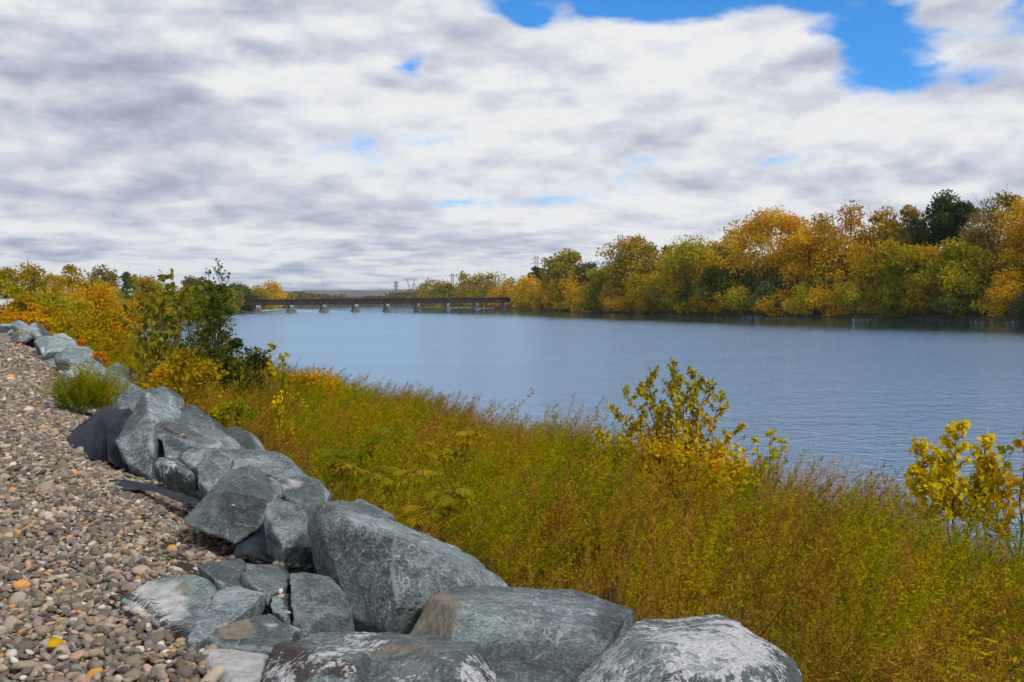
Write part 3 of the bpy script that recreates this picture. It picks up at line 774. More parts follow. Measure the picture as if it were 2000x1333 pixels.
boulder('smooth dark boulder above the white-pink faced one',
    [[(131, 702, 21.4), (165, 693, 22.0), (190, 704, 21.6), (204, 722, 20.8), (160, 732, 20.3), (134, 718, 20.6)]], th=.8)
boulder('angular split boulder with a dark notch, farther up the row',
    [[(104, 696, 24.0), (135, 676, 25.0), (170, 676, 25.2), (186, 694, 24.2), (165, 703, 23.2), (108, 702, 23.2)]], th=.8)
boulder('broad bluish boulder in the receding row, third beyond the white-faced one',
    [[(84, 682, 27.5), (105, 650, 29.5), (122, 649, 29.8), (158, 673, 28.5), (140, 686, 26.8), (88, 690, 26.5)]], th=.9)
boulder('slanting grey boulder left of the broad bluish one',
    [[(63, 672, 31), (76, 656, 32.5), (99, 656, 32.5), (106, 672, 31), (85, 682, 29.8)]], th=.8)
boulder('hunched boulder with a rounded crown beneath the golden shrub',
    [[(50, 652, 37), (54, 634, 39), (70, 629, 39.5), (82, 645, 38), (80, 656, 36)]], th=1.0)
boulder('dark squat boulder on the path side of the hunched one',
    [[(18, 655, 36.5), (32, 644, 37.5), (50, 643, 37.5), (53, 654, 36), (36, 658, 35.5)]], th=.8, mat=ROCKD)
boulder('flat boulder under the golden shrub near the far end of the path',
    [[(22, 640, 46), (26, 627, 48), (38, 625, 48), (52, 634, 47), (50, 643, 44)]], th=1.0)
# the row goes on along the path until it is lost behind the shrubs
def far_rock(k, t_, s_, r_, lab, grp):
    rr = random.Random(400 + k)
    c = pos(t_, s_); c.z = zb(s_) + r_ * .25
    pts = []
    for i in range(13):
        v = Vector((rr.gauss(0, 1), rr.gauss(0, 1), rr.gauss(0, .8))).normalized()
        pts.append(c + Vector((v.x * r_ * 1.15, v.y * r_, v.z * r_ * .68)) * rr.uniform(.85, 1.1))
    me = rock_from_points([pts], r_ * .09, 60 + k, r_ * .9, 1)
    stain_attr(me, [])
    base = c - Vector((0, 0, r_ * .6))
    me.transform(Matrix.Translation(-base))
    o = link('boulder', me, ROCK); o.location = base
    tag(o, lab, 'boulder', grp)
random.seed(21)
for k in range(9):
    far_rock(k, 55 + k * 3.6 + random.uniform(-.8, .8), 1.2 + random.uniform(-.3, .5), random.uniform(.55, .8), 'small grey boulder in the far tail of the riprap row, %s of nine going away' % NTH[k], 'far tail of the riprap row')
# stones lower on the slope behind the front row fill the gaps between the big ones
gaps = [(6.0, 2.55, .42), (7.4, 2.3, .40), (9.6, 2.2, .45), (11.4, 1.9, .45), (13.0, 2.2, .5), (15.2, 1.8, .5), (18.6, 2.3, .6), (21.5, 1.6, .6), (24.8, 2.2, .7), (28.5, 1.9, .7), (33.0, 2.0, .7), (37.5, 1.9, .7), (42.0, 1.7, .7), (46.5, 1.6, .7), (51, 1.5, .65)]
for k, (t_, s_, r_) in enumerate(gaps):
    far_rock(20 + k, t_, s_, r_, 'half-hidden slate boulder low behind the front row, %s from the near end' % NTH[k], 'second line of riprap')

# ================================================================== PLANTS
LM = {
 'gold':   leaf_mat('leaves_gold', [(.27, .170, .002), (.46, .262, .003), (.62, .345, .004), (.72, .42, .008)]),
 'orange': leaf_mat('leaves_orange', [(0.276, 0.170, 0.002), (0.460, 0.248, 0.003), (0.607, 0.304, 0.004), (0.681, 0.377, 0.007)]),
 'yellow': leaf_mat('leaves_yellow', [(0.312, 0.240, 0.002), (0.552, 0.396, 0.004), (0.720, 0.492, 0.007), (0.660, 0.360, 0.005)]),
 'ygreen': leaf_mat('leaves_yellow_green', [(0.166, 0.152, 0.001), (0.294, 0.248, 0.002), (0.423, 0.331, 0.003), (0.534, 0.368, 0.005)]),
 'olive':  leaf_mat('leaves_olive', [(.155, .120, .001), (.28, .195, .002), (.40, .265, .003), (.52, .32, .005)]),
 'green':  leaf_mat('leaves_green', [(0.078, 0.087, 0.002), (0.138, 0.143, 0.003), (0.212, 0.198, 0.004), (0.313, 0.248, 0.006)]),
 'dark':   leaf_mat('leaves_dark_green', [(0.033, 0.048, 0.007), (0.057, 0.074, 0.009), (0.087, 0.101, 0.011), (0.129, 0.133, 0.013)]),
 'bluegreen': leaf_mat('leaves_grey_green', [(0.058, 0.078, 0.023), (0.094, 0.114, 0.034), (0.137, 0.153, 0.044), (0.182, 0.182, 0.047)]),
 'brown':  leaf_mat('leaves_brown', [(0.137, 0.101, 0.023), (0.202, 0.150, 0.036), (0.273, 0.195, 0.047), (0.351, 0.234, 0.052)]),
 'russet': leaf_mat('leaves_russet', [(0.156, 0.092, 0.006), (0.258, 0.147, 0.007), (0.350, 0.193, 0.007), (0.423, 0.230, 0.009)]),
 'fresh':  leaf_mat('leaves_fresh_green', [(0.085, 0.125, 0.002), (0.150, 0.190, 0.003), (0.240, 0.250, 0.004), (0.340, 0.300, 0.006)]),
 'vivid_orange': leaf_mat('leaves_vivid_orange', [(0.500, 0.150, 0.003), (0.620, 0.200, 0.003), (0.700, 0.250, 0.004), (0.660, 0.330, 0.008)]),
}
BARK = mat_noise('bark', [(0.3, (.030, .022, .016)), (0.6, (.065, .048, .034)), (0.8, (.10, .078, .056))], 3.0, 0.95, 20, 0.04)
BARKP = mat_noise('pale_bark', [(0.3, (.085, .070, .050)), (0.6, (.16, .13, .095)), (0.8, (.22, .185, .14))], 3.0, 0.95, 20, 0.03)
STEM = mat_noise('stem', [(0.3, (.10, .035, .016)), (0.7, (.20, .085, .035))], 20.0, 0.8)
STEMB = mat_noise('brown_stem', [(0.3, (.055, .035, .018)), (0.7, (.13, .085, .04))], 20.0, 0.85)

def leaf_quads(cen, dirs, length, width, rg, droop=0.0):
    """diamond leaves: centre, pointing direction, size arrays -> verts, faces"""
    n_ = len(cen)
    d = dirs / np.maximum(np.linalg.norm(dirs, axis=1, keepdims=True), 1e-6)
    r_ = rg.normal(size=(n_, 3)); sd = np.cross(d, r_); sd /= np.maximum(np.linalg.norm(sd, axis=1, keepdims=True), 1e-6)
    nrm = np.cross(d, sd)
    L_, W_ = np.asarray(length).reshape(-1, 1), np.asarray(width).reshape(-1, 1)
    v = np.empty((n_, 4, 3), np.float32)
    v[:, 0] = cen - d * L_ * .5
    v[:, 1] = cen - d * L_ * .08 + sd * W_ * .5 + nrm * L_ * .06
    v[:, 2] = cen + d * L_ * .5 - nrm * L_ * droop
    v[:, 3] = cen - d * L_ * .08 - sd * W_ * .5 + nrm * L_ * .06
    f = np.arange(n_ * 4, dtype=np.int32).reshape(-1, 4)
    return v.reshape(-1, 3), f
def crown_points(rg, h, rad, n, shape='round', lo=0.25, nclump=26, fill=0.55):
    """clump centres spread through a crown; leaves gather round them, so gaps stay open between clumps"""
    c = []; off = rg.uniform(0, 50, 3)
    while len(c) < nclump:
        u = rg.uniform(-1, 1, 3); q = np.linalg.norm(u)
        if q > 1 or q < .30: continue
        if mnoise.noise(Vector(u * 1.6 + off)) < -.10: continue      # ragged: whole sides of the crown stay open
        zf = (u[2] + 1) / 2
        if shape == 'round': k = 1.0
        elif shape == 'tall': k = .62 + .38 * math.sin(math.pi * min(1, zf * 1.05))
        elif shape == 'cone': k = 1.12 - zf * .95
        elif shape == 'spread': k = .55 + .55 * zf
        else: k = 1.0
        c.append((u[0] * rad * k, u[1] * rad * k, h * (lo + (1 - lo) * zf * .97)))
    c = np.array(c)
    w_ = rg.uniform(.6, 1.4, nclump); w_ /= w_.sum()
    which = rg.choice(nclump, n, p=w_)
    cr = rad * rg.uniform(.26, .50, nclump) * (26 / nclump) ** .33
    v = rg.normal(size=(n, 3)); v /= np.linalg.norm(v, axis=1, keepdims=True)
    rr = cr[which] * rg.uniform(0, 1, n) ** (fill)
    p = c[which] + v * rr[:, None] * np.array([1.05, 1.05, .8])
    loose = rg.uniform(0, 1, n) < .17                    # the rest of the leaves spread evenly through the crown
    u = rg.normal(size=(n, 3)); u /= np.linalg.norm(u, axis=1, keepdims=True); u *= rg.uniform(.2, 1, n)[:, None] ** .5
    q = np.stack([u[:, 0] * rad * .95, u[:, 1] * rad * .95, h * (lo + (1 - lo) * (u[:, 2] + 1) / 2 * .94)], 1)
    if shape in ('round', 'tall'): p = np.where(loose[:, None], q, p)
    p[:, 2] = np.maximum(p[:, 2], .15)
    tint = np.clip(rg.normal(.45, .17, n) + rg.normal(0, .20, nclump)[which], 0, 1)
    return p, v, tint, c
def tree(name, label, cat, group, base, h, rad, mat, n=4200, leaf=.42, shape='round', lo=.22, nclump=26, seed=1, bark=None, trunk_r=None, lean=0.0, bare=0, sparse=1.0, mat2=None, fill=.55, limbs=True):
    rg = np.random.default_rng(seed)
    root = empty(name, base)
    tag(root, label, cat, group)
    p, v, tint, cl = crown_points(rg, h, rad, int(n * sparse), shape, lo, nclump, fill)
    p[:, 0] += lean * p[:, 2] ** 1.2 / max(h, .1) ** .2
    sz = leaf * rg.uniform(.6, 1.35, len(p))
    dirs = v * .6 + rg.normal(size=v.shape) * .7 + np.array([0, 0, -.15])
    verts, faces = leaf_quads(p, dirs, sz * 1.15, sz * .8, rg)
    me = mesh_np('crown', verts, faces, 4, False, tint)
    o = link('crown', me, LM[mat] if isinstance(mat, str) else mat, root)
    if mat2:                                            # some limbs have turned earlier than the rest
        me.materials.append(LM[mat2])
        s0 = rg.uniform(0, 6.28); sel = ((p[:, 0] * math.cos(s0) + p[:, 2] * math.sin(s0) * .8 - h * .3 * math.sin(s0)) + rg.normal(0, rad * .25, len(p)) > rad * .25)
        me.polygons.foreach_set('material_index', sel.astype(np.int32))
    # trunk with limbs that reach into the clumps
    tr = trunk_r or h * .016
    mb = MB(); k = 7
    path = [Vector((lean * (h * .82 * i / k) ** 1.2 / max(h, .1) ** .2 + rg.normal(0, rad * .03), rg.normal(0, rad * .03), h * .82 * i / k - (.4 if i == 0 else 0))) for i in range(k + 1)]
    mb.tube(path, [tr * (1.25 - 1.05 * i / k) for i in range(k + 1)], 7)
    if limbs:
        for j in rg.permutation(len(cl))[:min(len(cl), 16)]:
            e = Vector(cl[j]); e.x += lean * max(e.z, 0) ** 1.2 / max(h, .1) ** .2
            i = min(k - 1, max(1, int(e.z * .62 / (h * .82) * k)))
            s_ = path[i]; mid = s_.lerp(e, .5) + Vector((0, 0, -(e - s_).length * .10))
            mb.tube([s_, mid, e], [tr * .45, tr * .28, tr * .08], 5)
        for j in range(bare):                           # leafless twigs stand out of the top
            a = rg.uniform(0, 6.28); q = rg.uniform(0, rad * .7)
            s_ = Vector((math.cos(a) * q * .6, math.sin(a) * q * .6, h * rg.uniform(.72, .9))); e = Vector((math.cos(a) * q, math.sin(a) * q, h * rg.uniform(.92, 1.03)))
            mb.tube([s_, s_.lerp(e, .5) + Vector((rg.normal(0, .2), 0, 0)), e], [tr * .10, tr * .07, tr * .03], 4)
            for _ in range(3):
                m_ = s_.lerp(e, rg.uniform(.3, .9)); mb.tube([m_, m_ + Vector((rg.normal(0, .5), rg.normal(0, .5), rg.uniform(.3, 1.1)))], [tr * .05, tr * .02], 4)
    mb.build('trunk', bark or BARK, root, True)
    return root

# ------------------------------------------------------------------ woods on the far right bank
ORD = 'first second third fourth fifth sixth seventh eighth ninth tenth eleventh twelfth thirteenth fourteenth fifteenth sixteenth seventeenth eighteenth nineteenth twentieth'.split() + \
      ['twenty-' + x for x in 'first second third fourth fifth sixth seventh eighth ninth'.split()] + ['thirtieth'] + ['thirty-' + x for x in 'first second third fourth fifth sixth seventh eighth ninth'.split()] + ['fortieth'] + ['forty-' + x for x in 'first second third fourth fifth sixth seventh eighth ninth'.split()]
WORD = {'gold': 'golden', 'orange': 'orange-gold', 'yellow': 'bright yellow', 'ygreen': 'yellow-green', 'olive': 'olive-green', 'green': 'green', 'dark': 'dark green', 'bluegreen': 'grey-green', 'brown': 'brownish thinning', 'russet': 'russet'}
def hyy(px): return 588 + (1000 - px) * .0105
def shore_d(px):
    """distance ahead at which the line of sight of this column meets the right shore"""
    best = None
    for d in np.arange(130, 1400, 2.0):
        if (px - 1000) / FPX * d >= rsh_x(d):
            best = d; break
    return best or 1400
BIG = [  # column, top row, width, colour, shape, set-back from the shore, sparse, extra
 (1052, 524, 40, 'dark', 'round', 40, 1.0, {}), (1108, 499, 92, 'gold', 'round', 14, 1.0, {'mat2': 'ygreen'}), (1152, 514, 60, 'dark', 'round', 45, 1.0, {}),
 (1190, 520, 70, 'ygreen', 'round', 12, 1.0, {'mat2': 'gold'}), (1240, 468, 122, 'olive', 'round', 22, .80, {'bare': 8, 'nclump': 34}), (1303, 486, 46, 'bluegreen', 'tall', 60, .6, {}),
 (1270, 534, 88, 'ygreen', 'round', 4, 1.0, {'mat2': 'olive'}), (1362, 468, 136, 'orange', 'round', 16, .95, {'bare': 5, 'mat2': 'ygreen'}), (1412, 528, 90, 'green', 'round', 5, 1.0, {}), (1434, 452, 74, 'brown', 'tall', 40, .55, {'bare': 14}),
 (1508, 430, 150, 'gold', 'tall', 20, .95, {'bare': 6, 'lo': .30, 'bark': 'p'}), (1592, 436, 112, 'gold', 'tall', 24, .95, {'bare': 12, 'mat2': 'olive'}), (1660, 424, 118, 'orange', 'tall', 24, .85, {'bare': 8, 'mat2': 'olive'}),
 (1716, 420, 96, 'gold', 'tall', 26, .95, {'bare': 10}), (1768, 424, 100, 'olive', 'tall', 30, .95, {'bare': 14, 'mat2': 'brown'}), (1826, 400, 104, 'dark', 'spread', 30, .80, {'nclump': 18, 'lo': .42}), (1882, 412, 66, 'dark', 'spread', 34, .75, {'nclump': 14, 'lo': .45}),
 (1806, 478, 90, 'ygreen', 'round', 12, .9, {'mat2': 'gold'}), (1872, 486, 112, 'ygreen', 'round', 8, 1.0, {'mat2': 'gold'}), (1948, 392, 134, 'gold', 'tall', 22, .85, {'bare': 14, 'mat2': 'brown'}), (2030, 388, 150, 'gold', 'round', 20, .9, {'bare': 12, 'mat2': 'ygreen'}),
 (2130, 396, 150, 'olive', 'round', 22, .9, {}), (2240, 380, 160, 'gold', 'round', 22, .9, {}),
 (1560, 470, 90, 'olive', 'round', 34, 1.0, {}), (1640, 480, 110, 'gold', 'round', 14, 1.0, {'mat2': 'olive'}), (1470, 500, 90, 'olive', 'round', 26, 1.0, {}), (1330, 520, 90, 'olive', 'round', 40, 1.0, {}), (1740, 490, 120, 'olive', 'round', 14, 1.0, {}), (1930, 470, 120, 'olive', 'round', 34, 1.0, {}), (1400, 480, 70, 'gold', 'round', 40, .9, {})]
for k, (px, top, wpx, mt, shp, back, spr, ex) in enumerate(sorted(BIG)):
    d = shore_d(px) + back
    x = (px - 1000) / FPX * d
    h = (HC + (hyy(px) - top) / FPX * d - 1.3) * (1.04 if px < 1450 else 1.10)
    rad = wpx / 2 / FPX * d * 1.10
    ex = dict(ex); bk = BARKP if ex.pop('bark', None) else BARK
    vis = wpx * 1024 / 2000
    tree('tree', '%s %s tree on the far right bank, %s tall tree from the bridge' % (WORD[mt], 'broad' if wpx > 105 else 'slender' if shp == 'tall' else 'rounded', ORD[k]), 'tree', 'trees on the far right bank',
         (x, d, 1.2), h, rad, mt, n=int(9000 * (wpx / 90) ** .8), leaf=1.0 * d / 500 + .10, shape=shp, lo=ex.pop('lo', .16), nclump=ex.pop('nclump', 30), seed=100 + k, bark=bk, sparse=spr, **ex)
# the shrub edge along the water
rs = np.random.default_rng(77)
SHR, px = [], 1032.0
while px < 2260:
    d0 = shore_d(px)
    wpx = rs.uniform(34, 62) * (1 + (px - 1000) / 1600)
    hpx = rs.uniform(26, 52) * (1 + (px - 1000) / 1100)
    pool = ['gold', 'orange', 'ygreen', 'gold', 'ygreen', 'olive'] if px < 1480 else ['ygreen', 'gold', 'green', 'olive', 'russet', 'bluegreen', 'ygreen', 'green', 'yellow']
    SHR.append((px, hpx, wpx, pool[rs.integers(0, len(pool))], rs.uniform(1.0, 4.0)))
    px += wpx * .52
for k, (px, hpx, wpx, mt, back) in enumerate(SHR):
    d = shore_d(px) + back
    tree('shrub', '%s waterside shrub on the far right bank, %s along the waterline from the bridge' % (WORD[mt], ORD[k]), 'shrub', 'shrubs along the far right waterline',
         ((px - 1000) / FPX * d, d, .25), hpx / FPX * d, wpx / 2 / FPX * d * 1.05, mt, n=2600, leaf=.78 * d / 500 + .08, shape='round', lo=-.02, nclump=16, seed=300 + k, trunk_r=.12)
# second line closes the gaps behind the shrubs
for k in range(26):
    px = 1040 + k * 44 + rs.uniform(-14, 14)
    d = shore_d(px) + rs.uniform(9, 16)
    hpx = rs.uniform(48, 70) * (1 + (px - 1000) / 1000)
    mt = ['olive', 'green', 'ygreen', 'olive', 'dark', 'gold'][rs.integers(0, 6)]
    tree('tree', '%s understorey tree behind the right bank shrubs, %s from the bridge' % (WORD[mt], ORD[k]), 'tree', 'understorey on the far right bank',
         ((px - 1000) / FPX * d, d, 1.0), hpx / FPX * d, 46 / FPX * d, mt, n=3000, leaf=.85 * d / 500 + .10, shape='round', lo=.0, nclump=18, seed=500 + k, trunk_r=.16)

# ------------------------------------------------------------------ beyond the bridge, and the far wood
FARW = leaf_mat('leaves_far_wood', [(.065, .070, .014), (.105, .100, .016), (.15, .12, .02), (.19, .13, .02)], patch=(.012, 1.2), rnd=0.0)
for k, (px, top, wpx, mt, d) in enumerate([(848, 545, 62, 'olive', 900), (880, 552, 50, 'green', 860), (930, 528, 70, 'olive', 800), (968, 524, 86, 'olive', 820), (985, 556, 70, 'gold', 725), (1012, 546, 60, 'olive', 740), (955, 566, 90, 'green', 760), (900, 572, 90, 'green', 850), (1030, 552, 50, 'gold', 690), (840, 580, 60, 'olive', 960)]):
    x = (px - 1000) / FPX * d
    tree('tree', '%s tree beyond the right end of the bridge, %s from its midspan' % (WORD[mt], ORD[k]), 'tree', 'trees beyond the bridge',
         (x, d, 1.5), HC + (hyy(px) - top) / FPX * d - 1.5, wpx / 2 / FPX * d * 1.08, mt, n=2600, leaf=1.5, shape='round', lo=.0, nclump=26, seed=640 + k)
for k, (px, top, wpx, mt, d) in enumerate([(460, 552, 60, 'dark', 640), (500, 560, 52, 'olive', 700), (528, 554, 62, 'gold', 760), (478, 572, 70, 'dark', 620), (556, 572, 46, 'olive', 900), (440, 562, 60, 'green', 560), (510, 586, 80, 'olive', 730)]):
    x = (px - 1000) / FPX * d
    tree('tree', '%s tree beyond the left end of the bridge, %s from the bank' % (WORD[mt], ORD[k]), 'tree', 'trees beyond the bridge',
         (x, d, 1.5), HC + (hyy(px) - top) / FPX * d - 1.5, wpx / 2 / FPX * d * 1.08, mt, n=2400, leaf=1.3, shape='round', lo=.0, nclump=24, seed=660 + k)
rg = np.random.default_rng(9)
n_ = 26000
fx = rg.uniform(-900, 700, n_); fy = rg.uniform(1540, 1680, n_)
ht = np.array([16 + 11 * mnoise.noise(Vector((a * .010, b * .002, 0))) + 7 * mnoise.noise(Vector((a * .05, b * .03, 5))) for a, b in zip(fx, fy)])
fz = ht * rg.uniform(0, 1, n_) ** .6 + 1
vv, ff = leaf_quads(np.stack([fx, fy, fz], 1), rg.normal(size=(n_, 3)), rg.uniform(3, 5.5, n_), rg.uniform(2.4, 4, n_), rg)
tag(link('far_wood', mesh_np('far_wood', vv, ff, 4, False, rg.uniform(0, 1, n_)), FARW), 'hazy olive and brown wood closing the river beyond the bridge', 'wood', kind='stuff')

# ------------------------------------------------------------------ trees and shrubs of the left bank
LEFT = [  # column, top row, width, colour, distance, shape, sparse, extra, label
 (12, 536, 60, 'ygreen', 190, 'round', 1.0, {}, 'yellow-green tree cut by the left edge of the photo'),
 (50, 514, 84, 'olive', 210, 'spread', .62, {'bare': 6, 'lo': .3, 'nclump': 20}, 'open-crowned olive tree at the left edge with sky through its top'),
 (95, 528, 60, 'olive', 240, 'round', .7, {'bare': 8}, 'thin olive-brown tree between the open-crowned and the broad golden one, left bank'),
 (142, 514, 92, 'gold', 225, 'round', .95, {'mat2': 'olive', 'bare': 4}, 'broad golden-olive tree, tallest crown of the left bank'),
 (205, 522, 70, 'brown', 250, 'round', .8, {'bare': 8}, 'brownish thinning tree right of the broad golden one, left bank'),
 (248, 519, 34, 'bluegreen', 265, 'cone', .9, {}, 'narrow grey-green conical tree on the left bank'),
 (300, 532, 70, 'olive', 280, 'round', .9, {}, 'olive tree behind the large-leaved sapling, left bank'),
 (345, 556, 60, 'brown', 300, 'round', .9, {}, 'brownish tree behind the sapling, right of the olive one'),
 (390, 540, 66, 'bluegreen', 330, 'round', .9, {}, 'grey-green tree behind the tall dark shrub, left bank'),
 (430, 556, 60, 'green', 400, 'round', 1.0, {}, 'green tree at the last bend of the left bank before the bridge'),
 (190, 560, 130, 'orange', 150, 'round', 1.0, {'mat2': 'gold'}, 'rounded orange-gold maple-like tree low on the left bank'),
 (240, 575, 70, 'gold', 160, 'round', 1.0, {}, 'golden bush at the right foot of the orange-gold tree'),
 (110, 566, 100, 'ygreen', 130, 'round', 1.0, {}, 'yellow-green tree left of the orange-gold one'),
 (55, 572, 70, 'olive', 140, 'round', 1.0, {}, 'dark olive bush behind the white trailer'),
 (330, 590, 90, 'dark', 290, 'round', 1.0, {}, 'dark green waterside bush seen through the sapling'),
 (410, 590, 90, 'green', 380, 'round', 1.0, {}, 'green waterside bush just left of the bridge end'),
 (68, 588, 24, 'orange', 95, 'round', 1.0, {}, 'small orange shrub right of the white trailer'),
 (30, 606, 90, 'orange', 62, 'round', 1.0, {}, 'low orange-yellow shrub over the far end of the rock row'),
 (75, 612, 44, 'gold', 55, 'round', 1.0, {}, 'golden shrub trailing over the receding boulders'),
 (150, 596, 150, 'olive', 72, 'round', 1.0, {'mat2': 'ygreen'}, 'wide olive bush filling the slope beyond the boulders'),
 (205, 602, 100, 'olive', 66, 'round', 1.0, {'mat2': 'gold'}, 'olive and gold bush on the slope left of the sapling'),
 (110, 600, 100, 'olive', 84, 'round', 1.0, {}, 'olive bush just behind the golden shrub of the rock row'),
 (170, 640, 110, 'olive', 44, 'round', 1.0, {'mat2': 'ygreen'}, 'leafy olive bush right behind the bluish boulders'),
 (225, 662, 90, 'olive', 36, 'round', .55, {'mat2': 'russet'}, 'mixed olive and russet bush left of the sapling stem'),
]
for k, (px, top, wpx, mt, d, shp, spr, ex, lab) in enumerate(LEFT):
    x = (px - 1000) / FPX * d
    t_, s_ = ts((x, d))
    gzv = max(.4, zb(s_)) if s_ < 16 else .4
    if s_ < .9: gzv = 2.2
    zt = HC + (hyy(px) - top) / FPX * d
    ex = dict(ex)
    tree('shrub' if d < 130 else 'tree', lab, 'shrub' if d < 130 else 'tree', 'shrubs of the left bank' if d < 130 else 'trees of the left bank', (x, d, gzv - .2), zt - gzv, wpx / 2 / FPX * d * 1.08, mt,
         n=int((7000 if wpx > 60 else 3600)), leaf=max(.11, .0020 * d + .04), shape=shp, lo=ex.pop('lo', .02), nclump=ex.pop('nclump', 28), seed=800 + k, sparse=spr, trunk_r=max(.03, min(.2, d * .0009)), **ex)

# ------------------------------------------------------------------ saplings with leaves of their own
HEART = [(0, 0), (.32, -.10), (.50, .12), (.46, .42), (.26, .74), (0, 1.0), (-.26, .74), (-.46, .42), (-.50, .12), (-.32, -.10)]
OVAL = [(0, 0), (.28, .22), (.34, .5), (.2, .82), (0, 1.0), (-.2, .82), (-.34, .5), (-.28, .22)]
def leaves_mesh(name, places, outline, tint):
    """places: (point, direction of the tip, surface normal, size)"""
    o = np.array(outline); m_ = len(o)
    V = np.empty((len(places), m_, 3), np.float32)
    for i, (p, d, nrm, sz) in enumerate(places):
        d = d.normalized(); sd = d.cross(nrm)
        sd = sd.normalized() if sd.length > 1e-4 else d.orthogonal().normalized()
        nn = sd.cross(d)
        for j, (a, b) in enumerate(outline):
            V[i, j] = p + sd * (a * sz) + d * (b * sz) + nn * (sz * (.35 * abs(a) - .22 * b * b))
    F = np.arange(len(places) * m_, dtype=np.int32).reshape(-1, m_)
    return mesh_np(name, V.reshape(-1, 3), F, m_, False, tint)
def sapling(name, label, cat, base, h, stems, mat_fn, leaf, outline=HEART, seed=1, n_side=9, per=9, spread=.34, stem_mat=None, lean=(0, 0), lo=.22, hang=.5, group='saplings and shrubs on the slope'):
    """stems: list of (azimuth, tilt, length share); leaves hang on side twigs, mat_fn(height share) -> tint"""
    rr = random.Random(seed)
    root = empty(name, base); tag(root, label, cat, group)
    mb = MB(); places, tint = [], []
    for az_, tilt, ls in stems:
        L_ = h * ls; d0 = Vector((math.cos(az_) * math.sin(tilt), math.sin(az_) * math.sin(tilt), math.cos(tilt)))
        pts = [Vector((0, 0, -.15))]
        for i in range(1, 8):
            q = i / 7
            pts.append(d0 * (L_ * q) * Vector((1, 1, 1)).x + Vector((lean[0] * q * q * h + rr.gauss(0, .012 * h), lean[1] * q * q * h + rr.gauss(0, .012 * h), 0)))
        mb.tube(pts, [h * .0085 * ls * (1.15 - q / 7) for q in range(8)], 6)
        for j in range(n_side):
            q = lo + (1 - lo) * (j + rr.random()) / n_side
            a = rr.uniform(0, 6.28); i = min(6, int(q * 7)); s_ = pts[i].lerp(pts[i + 1], q * 7 - i) if i < 7 else pts[7]
            tl_ = spread * h * ls * (1.08 - q) * rr.uniform(.7, 1.2) + .05 * h
            e = s_ + Vector((math.cos(a) * tl_ * .75, math.sin(a) * tl_ * .75, tl_ * .75))
            m_ = s_.lerp(e, .5) + Vector((0, 0, -.04 * tl_))
            mb.tube([s_, m_, e], [h * .0032, h * .0024, h * .0012], 4)
            for l_ in range(per):
                u = .15 + .85 * (l_ + rr.random()) / per
                p = (s_.lerp(m_, u * 2) if u < .5 else m_.lerp(e, u * 2 - 1)) + Vector((rr.gauss(0, .3), rr.gauss(0, .3), rr.gauss(0, .25))) * leaf * .8
                dr = Vector((rr.gauss(0, 1), rr.gauss(0, 1), rr.gauss(0, .7) - hang * 1.6))
                places.append((p, dr, Vector((rr.gauss(0, .7), rr.gauss(0, .7) - .3, 1)), leaf * rr.uniform(.6, 1.2)))
                tint.append(min(1, max(0, mat_fn(p.z / h) + rr.gauss(0, .13))))
        for l_ in range(6):                              # tuft at the tip
            p = pts[-1] + Vector((rr.gauss(0, .5), rr.gauss(0, .5), rr.uniform(-1, .5))) * leaf
            places.append((p, Vector((rr.gauss(0, 1), rr.gauss(0, 1), rr.uniform(-.3, 1.2))), Vector((rr.gauss(0, 1), rr.gauss(0, 1), .6)), leaf * rr.uniform(.6, 1.1))); tint.append(min(1, max(0, mat_fn(1.0) + rr.gauss(0, .1))))
    mb.build('stem', stem_mat or STEMB, root, True)
    return root, places, tint
def foliage(root, places, tint, mat, outline=HEART, name='foliage'):
    return link(name, leaves_mesh(name, places, outline, np.array(tint)), mat, root)
TURN = leaf_mat('leaves_turning', [(.12, .15, .003), (.23, .23, .003), (.42, .34, .004), (.60, .42, .006), (.66, .36, .006)], rnd=0.0, trans=.42)
BROADL = leaf_mat('leaves_broad_olive', [(.085, .085, .004), (.14, .13, .006), (.20, .17, .010), (.28, .23, .030), (.34, .29, .10)], rnd=0.0, trans=.3)
LEMON = leaf_mat('leaves_lemon', [(.34, .33, .003), (.58, .48, .004), (.72, .55, .006), (.72, .42, .006)], rnd=0.0, trans=.45)
SUM = leaf_mat('leaves_sumac', [(.10, .14, .002), (.16, .18, .002), (.24, .21, .003), (.32, .23, .004), (.36, .18, .004)], rnd=0.0, trans=.32)
AMBER = leaf_mat('leaves_amber', [(.26, .22, .003), (.46, .32, .004), (.62, .38, .006), (.66, .28, .006)], rnd=0.0, trans=.42)
def foot(px, d, py=None):
    x = (px - 1000) / FPX * d; _, s_ = ts((x, d)); return Vector((x, d, zb(s_) - .05)), s_
def top_h(px, top, d, base): return HC + (hyy(px) - top) / FPX * d - base.z

